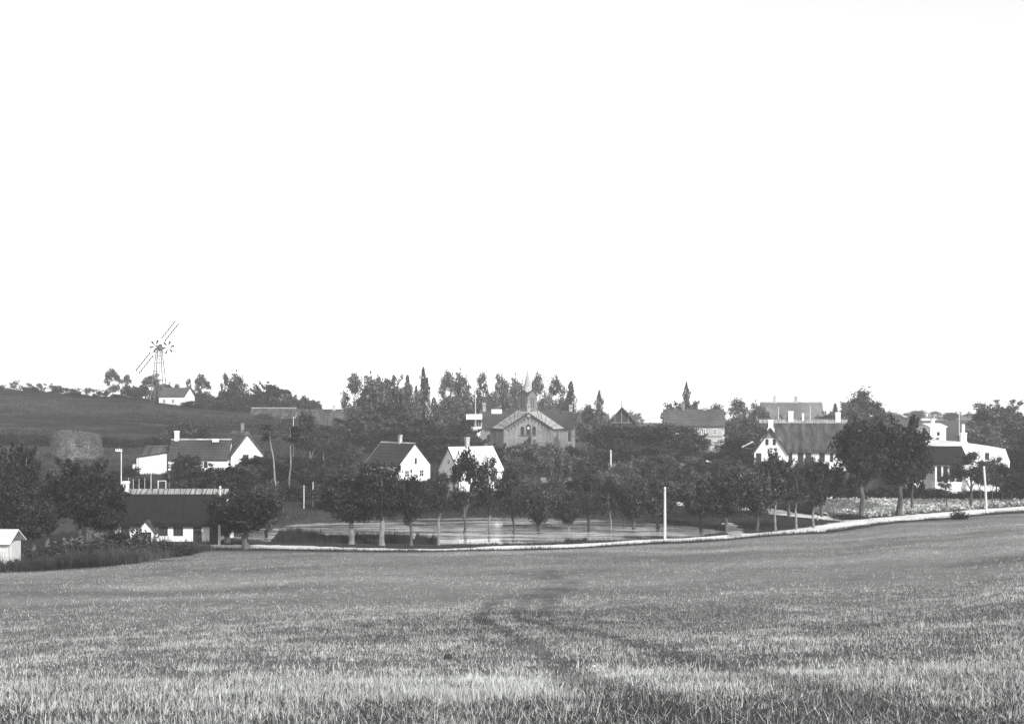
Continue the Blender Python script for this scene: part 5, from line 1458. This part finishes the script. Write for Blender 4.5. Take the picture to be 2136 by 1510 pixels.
for i, px in enumerate(list(range(1210, 1350, 24)) + [1860, 1890, 1915, 1950, 1985, 2020, 2050]):
    tree('distant_tree', 'small pale hazy tree on the far skyline right of the church', px, (858 if px < 1400 else 856) + (i*5 % 4)*2, 34, 430 + (i*13 % 5)*10, ('round', 'loose')[i % 2], 0.03, leaf=L_HAZED, group='distant hazy trees', limbs=3)

# --- shrubs
def shrub(lb, px, top, w, D, kind='bush', leaf=None, group=None, name='shrub'):
    return tree(name, lb, px, top, w, D, kind, 0.0, leaf=leaf or L_DARK, group=group, cat='shrub')
# left foreground thicket
rs = random.Random(5)
TH = [(20, 1135, 70, 90), (60, 1138, 70, 91), (105, 1130, 80, 93), (150, 1120, 90, 95), (195, 1105, 90, 97), (235, 1094, 90, 98), (268, 1090, 70, 99), (305, 1112, 70, 101), (335, 1124, 60, 102), (365, 1131, 50, 104),
      (395, 1138, 40, 105.5), (40, 1160, 80, 87), (95, 1158, 80, 88.5), (150, 1152, 80, 90), (200, 1145, 80, 92), (250, 1140, 80, 94), (300, 1142, 70, 96.5), (345, 1147, 60, 99), (380, 1150, 46, 101.5), (0, 1165, 80, 84), (-60, 1150, 90, 86), (215, 1120, 80, 95), (285, 1125, 70, 98)]
for i, (px, top, w, D) in enumerate(TH):
    shrub('tall weedy shrub in the thicket between field and cottage', px, top, w, D, 'bush' if i % 3 == 2 else 'weed', leaf=(L_MID, L_PALE, L_DARK)[i % 3], group='shrubs of the thicket on the left', name='thicket_shrub')
for i, px in enumerate(list(range(-20, 330, 29)) + list(range(395, 660, 20))):
    shrub('low scrub bush', px, (806 if px > 130 else 798) + (i*7 % 5)*4 + (0 if px < 330 else 22), 40, (300 if px < 140 else 297) if px < 330 else 286, 'scrub' if px < 330 and i % 3 else 'bush', group='scrub on the hill crest', name='crest_bush')
# hedge along the foot of the hill
for i, px in enumerate(range(-40, 345, 22)):
    top = 893 + (i*7 % 5)*2 if px < 130 else 905 + (i*5 % 4)*2
    shrub('low dark bush in the hedge along the foot of the hill', px, top, 34, 206, 'bush', group='hedge bushes below the hill', name='hedge_bush')
SB = [(378, 862, 70, 205, L_MID, 'large grey bush on the hillside behind the tiled cottage'), (412, 872, 60, 206, L_MID, 'second grey bush behind the tiled cottage ridge'), (360, 900, 50, 198, L_DARK, 'dark bush behind the white cottage chimney'),
      (270, 965, 44, 165, L_DARK, 'dark bush left of the lean-to shed'), (232, 975, 50, 160, L_DARK, 'dark bush at the foot of the crossarm pole'), (300, 985, 40, 152, L_DARK, 'bush in the kitchen garden'),
      (380, 975, 40, 152, L_DARK, 'bush below the arched-window wall'), (450, 978, 50, 158, L_MID, 'grey bush right of the arched-window wall'), (560, 1005, 60, 156, L_DARK, 'dark bush at the foot of the leaning birch'),
      (615, 1003, 70, 157, L_DARK, 'dark bush at the foot of the crooked birch'), (690, 900, 40, 196, L_DARK, 'dark bush on the bare slope'), (735, 915, 56, 192, L_MID, 'grey bush behind the gabled cottage roof'),
      (548, 858, 44, 268, L_MID, 'bush in front of the low pale-ridged roof'), (600, 864, 50, 256, L_MID, 'bush at the right end of the low pale-ridged roof'), (640, 872, 40, 252, L_DARK, 'bush at the left end of the long thatched house'),
      (190, 965, 60, 165, L_DARK, 'dark garden bush below the haystack'), (60, 960, 60, 160, L_MID, 'grey garden bush left of the haystack'), (118, 968, 60, 158, L_MID, 'grey bush in front of the haystack'),
      (1100, 905, 24, 240, L_DARK, 'small round bush before the church gable'), (1150, 915, 60, 236, L_MID, 'bush before the right church wall'), (1075, 922, 50, 236, L_DARK, 'dark bush before the left church wall'), (1030, 925, 60, 236, L_MID, 'grey bush below the left church wing'),
      (1195, 922, 60, 234, L_DARK, 'dark bush at the right church corner'), (1600, 965, 60, 180, L_DARK, 'bush under the farmhouse wing door'), (1705, 962, 50, 178, L_DARK, 'dark round bush before the farmhouse windows'),
      (1760, 1005, 90, 160, L_DARK, 'dark bush below the farmhouse end'), (1840, 1005, 90, 164, L_DARK, 'dark bush behind the leafy crop'), (1900, 1008, 90, 162, L_DARK, 'dark bush below the gambrel house wing'), (1960, 1012, 90, 162, L_DARK, 'dark bush under the veranda'),
      (2030, 1016, 80, 162, L_DARK, 'dark low bush under the gambrel wall'), (2085, 1014, 70, 161, L_DARK, 'low bush at the right foot of the gambrel house'), (2140, 1005, 90, 162, L_DARK, 'low bush at the right edge'),
      (1990, 928, 90, 169, L_DARK, None), (1770, 1068, 70, 139, L_DARK, 'low bush on the tip of grass at the fork')]
for px, top, w, D, lf, lb in SB:
    if lb: shrub(lb, px, top, w, D, 'bush', leaf=lf)
p = pick(2000, 1083, 100)
shrub('small dark bush on the field edge of the road at the right', 2000, 1063, 34, p.y, 'weed')

# ------------------------------------------------------------------ poles, posts, fences
def pole(name, lb, px, top, D, r=0.1, m=None, cat='pole', py_foot=None, group=None, lean=0):
    if py_foot: D = pick(px, py_foot, 90).y
    g = G(px, D); H = wz(top, D) - g.z
    root = empty(name, g); tag(root, lb, cat, group)
    MB().tube([(0, 0, -0.5), (lean*0.4, 0, H*0.5), (lean, 0, H - 0.12)], [r*1.15, r, r*0.85], 8).build('shaft', m or M_POLE, root)
    MB().tube([(lean, 0, H - 0.12), (lean, 0, H)], [r*1.05, r*0.3], 8).build('cap', m or M_POLE, root)
    MB().tube([(lean, -r, H - 0.35), (lean + r*1.6, -r, H - 0.3)], 0.03, 5).build('bracket', M_IRON, root)
    return root, H
pole('wooden_pole', 'grey-white pole by the road left of the pollard willow', 457, 1013, 0, 0.12, py_foot=1144, lean=0.12)
pole('wooden_pole', 'bright white pole at the road edge in mid-picture', 1387, 1015, 0, 0.13, py_foot=1131)
pole('wooden_pole', 'white leaning pole beside the road at the right', 2058, 972, 0, 0.15, py_foot=1071, lean=-0.35)
r_, H = pole('crossarm_pole', 'thin pale pole with insulators on its crossarm behind the cottage', 253, 938, 140, 0.07)
MB().box(-0.75, 0.15, -0.05, 0.05, H - 0.22, H - 0.1).build('crossarm', M_POLE, r_)
for k in range(4): MB().tube([(-0.68 + 0.22*k, 0, H - 0.1), (-0.68 + 0.22*k, 0, H + 0.14)], [0.06, 0.045], 6).build('insulator', M_WHITE, r_)
for px, top, D, r0, lb in ((743, 884, 235, 0.13, 'short pale pole on the slope before the long thatched house'), (790, 860, 228, 0.12, 'pale telegraph pole in front of the grove'),
                           (612, 868, 176, 0.06, 'thin pale pole among the birches'), (1274, 938, 200, 0.16, 'thick white post in the trees right of the church'), (1624, 848, 230, 0.09, 'thin white pole left above the farmhouse ridge'),
                           (1690, 846, 228, 0.08, 'thin white pole right above the farmhouse ridge'), (2001, 848, 300, 0.13, 'tall white pole behind the small white house'), (992, 800, 262, 0.08, 'slender flagpole before the white villa'),
                           (315, 968, 144, 0.045, 'pale forked stake in the kitchen garden'), (634, 1012, 150, 0.07, 'short pale fence post at the clearing'), (653, 1005, 152, 0.07, 'taller pale fence post at the clearing'),
                           (517 + 1392, 1070, 0, 0, '')):
    if lb: pole('slim_pole' if top > 0 else '', lb, px, top, D, r0)
for k, px in enumerate((268, 278, 290, 302)):
    pole('bean_pole', 'thin bean pole in the row behind the cottage ridge', px, 996 + (k*3 % 4), 138, 0.03, group='bean poles in the kitchen garden')
# clothes frame
g = G(338, 136)
cf = empty('clothes_frame', g); tag(cf, 'pale wooden frame like a goal behind the cottage ridge', 'frame')
hh = wz(1002, 136) - g.z; ww = 8*136/F
MB().box(-ww - .04, -ww + .04, -.04, .04, -.3, hh - 0.08).build('upright', M_POLE, cf); MB().box(ww - .04, ww + .04, -.04, .04, -.3, hh - 0.08).build('upright', M_POLE, cf)
MB().box(-ww - .05, ww + .05, -.045, .045, hh - 0.08, hh).build('rail', M_POLE, cf)
# picket fence before the church garden
def fence(lb, px0, px1, D, top, hgt, gap=0.26):
    x0, x1 = wx(px0, D), wx(px1, D); g0 = wz(top, D) - hgt
    f0 = empty('picket_fence', (x0, D, gz(x0, D))); tag(f0, lb, 'fence'); z0 = g0 - f0.location.z
    pk = MB(); n = int((x1 - x0)/gap)
    for i in range(n): pk.box(i*gap, i*gap + 0.1, -0.02, 0.02, z0 - 0.4, z0 + hgt)
    tag(pk.build('pickets', M_WOOD, f0), kind='stuff')
    for z in (0.25, 0.75): MB().box(0, x1 - x0, 0.022, 0.07, z0 + hgt*z, z0 + hgt*z + 0.09).build('rail', M_WOOD, f0)
    for k in range(int((x1 - x0)/2.4) + 1): MB().box(k*2.4 - 0.06, k*2.4 + 0.06, 0.075, 0.19, -0.6, z0 + hgt + 0.05).build('post', M_WOOD, f0)
fence('grey picket fence half hidden by trees, right of the church', 1270, 1440, 196, 966, 1.25)
fence('grey picket fence seen between trees below the church', 1070, 1215, 198, 966, 1.2)
# white garden wall glimpsed through the trees, white garden furniture
x0 = wx(1128, 176); g0 = gz(wx(1165, 176), 176)
gw_ = MB().box(0, wx(1200, 176) - x0, 0, 0.3, -0.6, wz(996, 176) - g0).build('garden_wall', M_WHITE, None, (x0, 176, g0), bevel=0.04)
tag(gw_, 'low white garden wall glimpsed between trees below the church', 'wall')
g = G(1488, 186); bz = wz(976, 186)
gs = empty('garden_bench', (g.x, 186, g.z)); tag(gs, 'white garden seat among the trees left of the farmhouse', 'bench')
b0 = bz - g.z
for x in (-1.0, -0.3, 0.9): MB().box(x, x + 0.14, 0, 0.14, -0.2, b0 + 1.15).build('leg', M_WHITE, gs)
MB().box(-1.1, 1.15, -0.5, -0.003, b0 + 0.40, b0 + 0.48).build('seat', M_WHITE, gs)
MB().prism_y([(-1.3, b0 + 1.2), (-0.2, b0 + 0.95), (1.2, b0 + 1.1), (1.2, b0 + 1.2), (-0.2, b0 + 1.07), (-1.3, b0 + 1.32)], -0.06, -0.003).build('backrest', M_WHITE, gs)
# a pale stone by the crop and clods lying in the stubble
def stone(name, lb, px, py, r, m):
    p = pick(px, py); rr2 = np.random.default_rng(int(px))
    bm = bmesh.new(); bmesh.ops.create_icosphere(bm, subdivisions=2, radius=r)
    for v in bm.verts: v.co *= 1 + rr2.normal(0, 0.10); v.co.z *= 0.7
    me = bpy.data.meshes.new(name); bm.to_mesh(me); bm.free()
    tag(link(name, me, m, None, (p.x, p.y, p.z + r*0.3)), lb, 'stone')
stone('pale_stone', 'pale stone at the roadside below the leafy crop', 1884, 1073, 0.22, M_WHITE)
stone('pale_stone', 'small white stone lying in the stubble right of centre', 1239, 1391, 0.026, M_WHITE)
stone('earth_clod', 'dark clod lying in the stubble left of the ruts', 935, 1374, 0.07, M_WOOD_D)
stone('earth_clod', 'small dark clod beside the white stone', 1211, 1380, 0.045, M_WOOD_D)

# ------------------------------------------------------------------ labels of things standing in a line: counted from the left
TENS = {20: 'twent', 30: 'thirt'}
def ordinal(i):
    if i < len(ORD): return ORD[i]
    u = ['', '-first', '-second', '-third', '-fourth', '-fifth', '-sixth', '-seventh', '-eighth', '-ninth']
    t, k = divmod(i + 1, 10)
    return {2: 'twent', 3: 'thirt', 4: 'fort'}[t] + ('ieth' if k == 0 else 'y' + u[k])
for grp, txt in (('trees of the far bank belt', '{} rounded tree from the left in the belt on the far pond bank'),
                 ('tall trees behind the church', '{} tall airy tree from the left behind the church'),
                 ('dense trees behind the church', '{} dense low tree from the left right behind the church ridge'),
                 ('airy hilltop trees', '{} airy little tree from the left along the hilltop'),
                 ('dense hilltop trees', '{} dense little tree from the left along the hilltop'),
                 ('scrub on the hill crest', '{} low scrub bush from the left on the hill crest'),
                 ('hedge bushes below the hill', '{} low bush from the left in the hedge at the hill foot'),
                 ('shrubs of the thicket on the left', '{} shrub from the left in the thicket before the cottage'),
                 ('bean poles in the kitchen garden', '{} thin bean pole from the left behind the cottage ridge'),
                 ('distant hazy trees', '{} pale hazy tree from the left on the far skyline')):
    obs = sorted([o for o in COL.objects if o.parent is None and o.get('group') == grp], key=lambda o: o.location.x / o.location.y)
    for i, o in enumerate(obs): o['label'] = txt.format(ordinal(i))

# ------------------------------------------------------------------ the hazy air
hz = MB().box(-460, 460, -80, 612, -1.5, 42).mesh('haze')
mh = bpy.data.materials.new('hazy_air'); mh.use_nodes = True
nt = mh.node_tree; nt.nodes.clear()
ov = nt.nodes.new('ShaderNodeOutputMaterial'); pv = nt.nodes.new('ShaderNodeVolumePrincipled')
pv.inputs['Color'].default_value = (0.97, 0.975, 0.97, 1); pv.inputs['Density'].default_value = 0.00040; pv.inputs['Anisotropy'].default_value = 0.0
nt.links.new(pv.outputs[0], ov.inputs['Volume'])
tag(link('haze', hz, mh), 'pale haze in the air over the village', 'haze', kind='stuff')
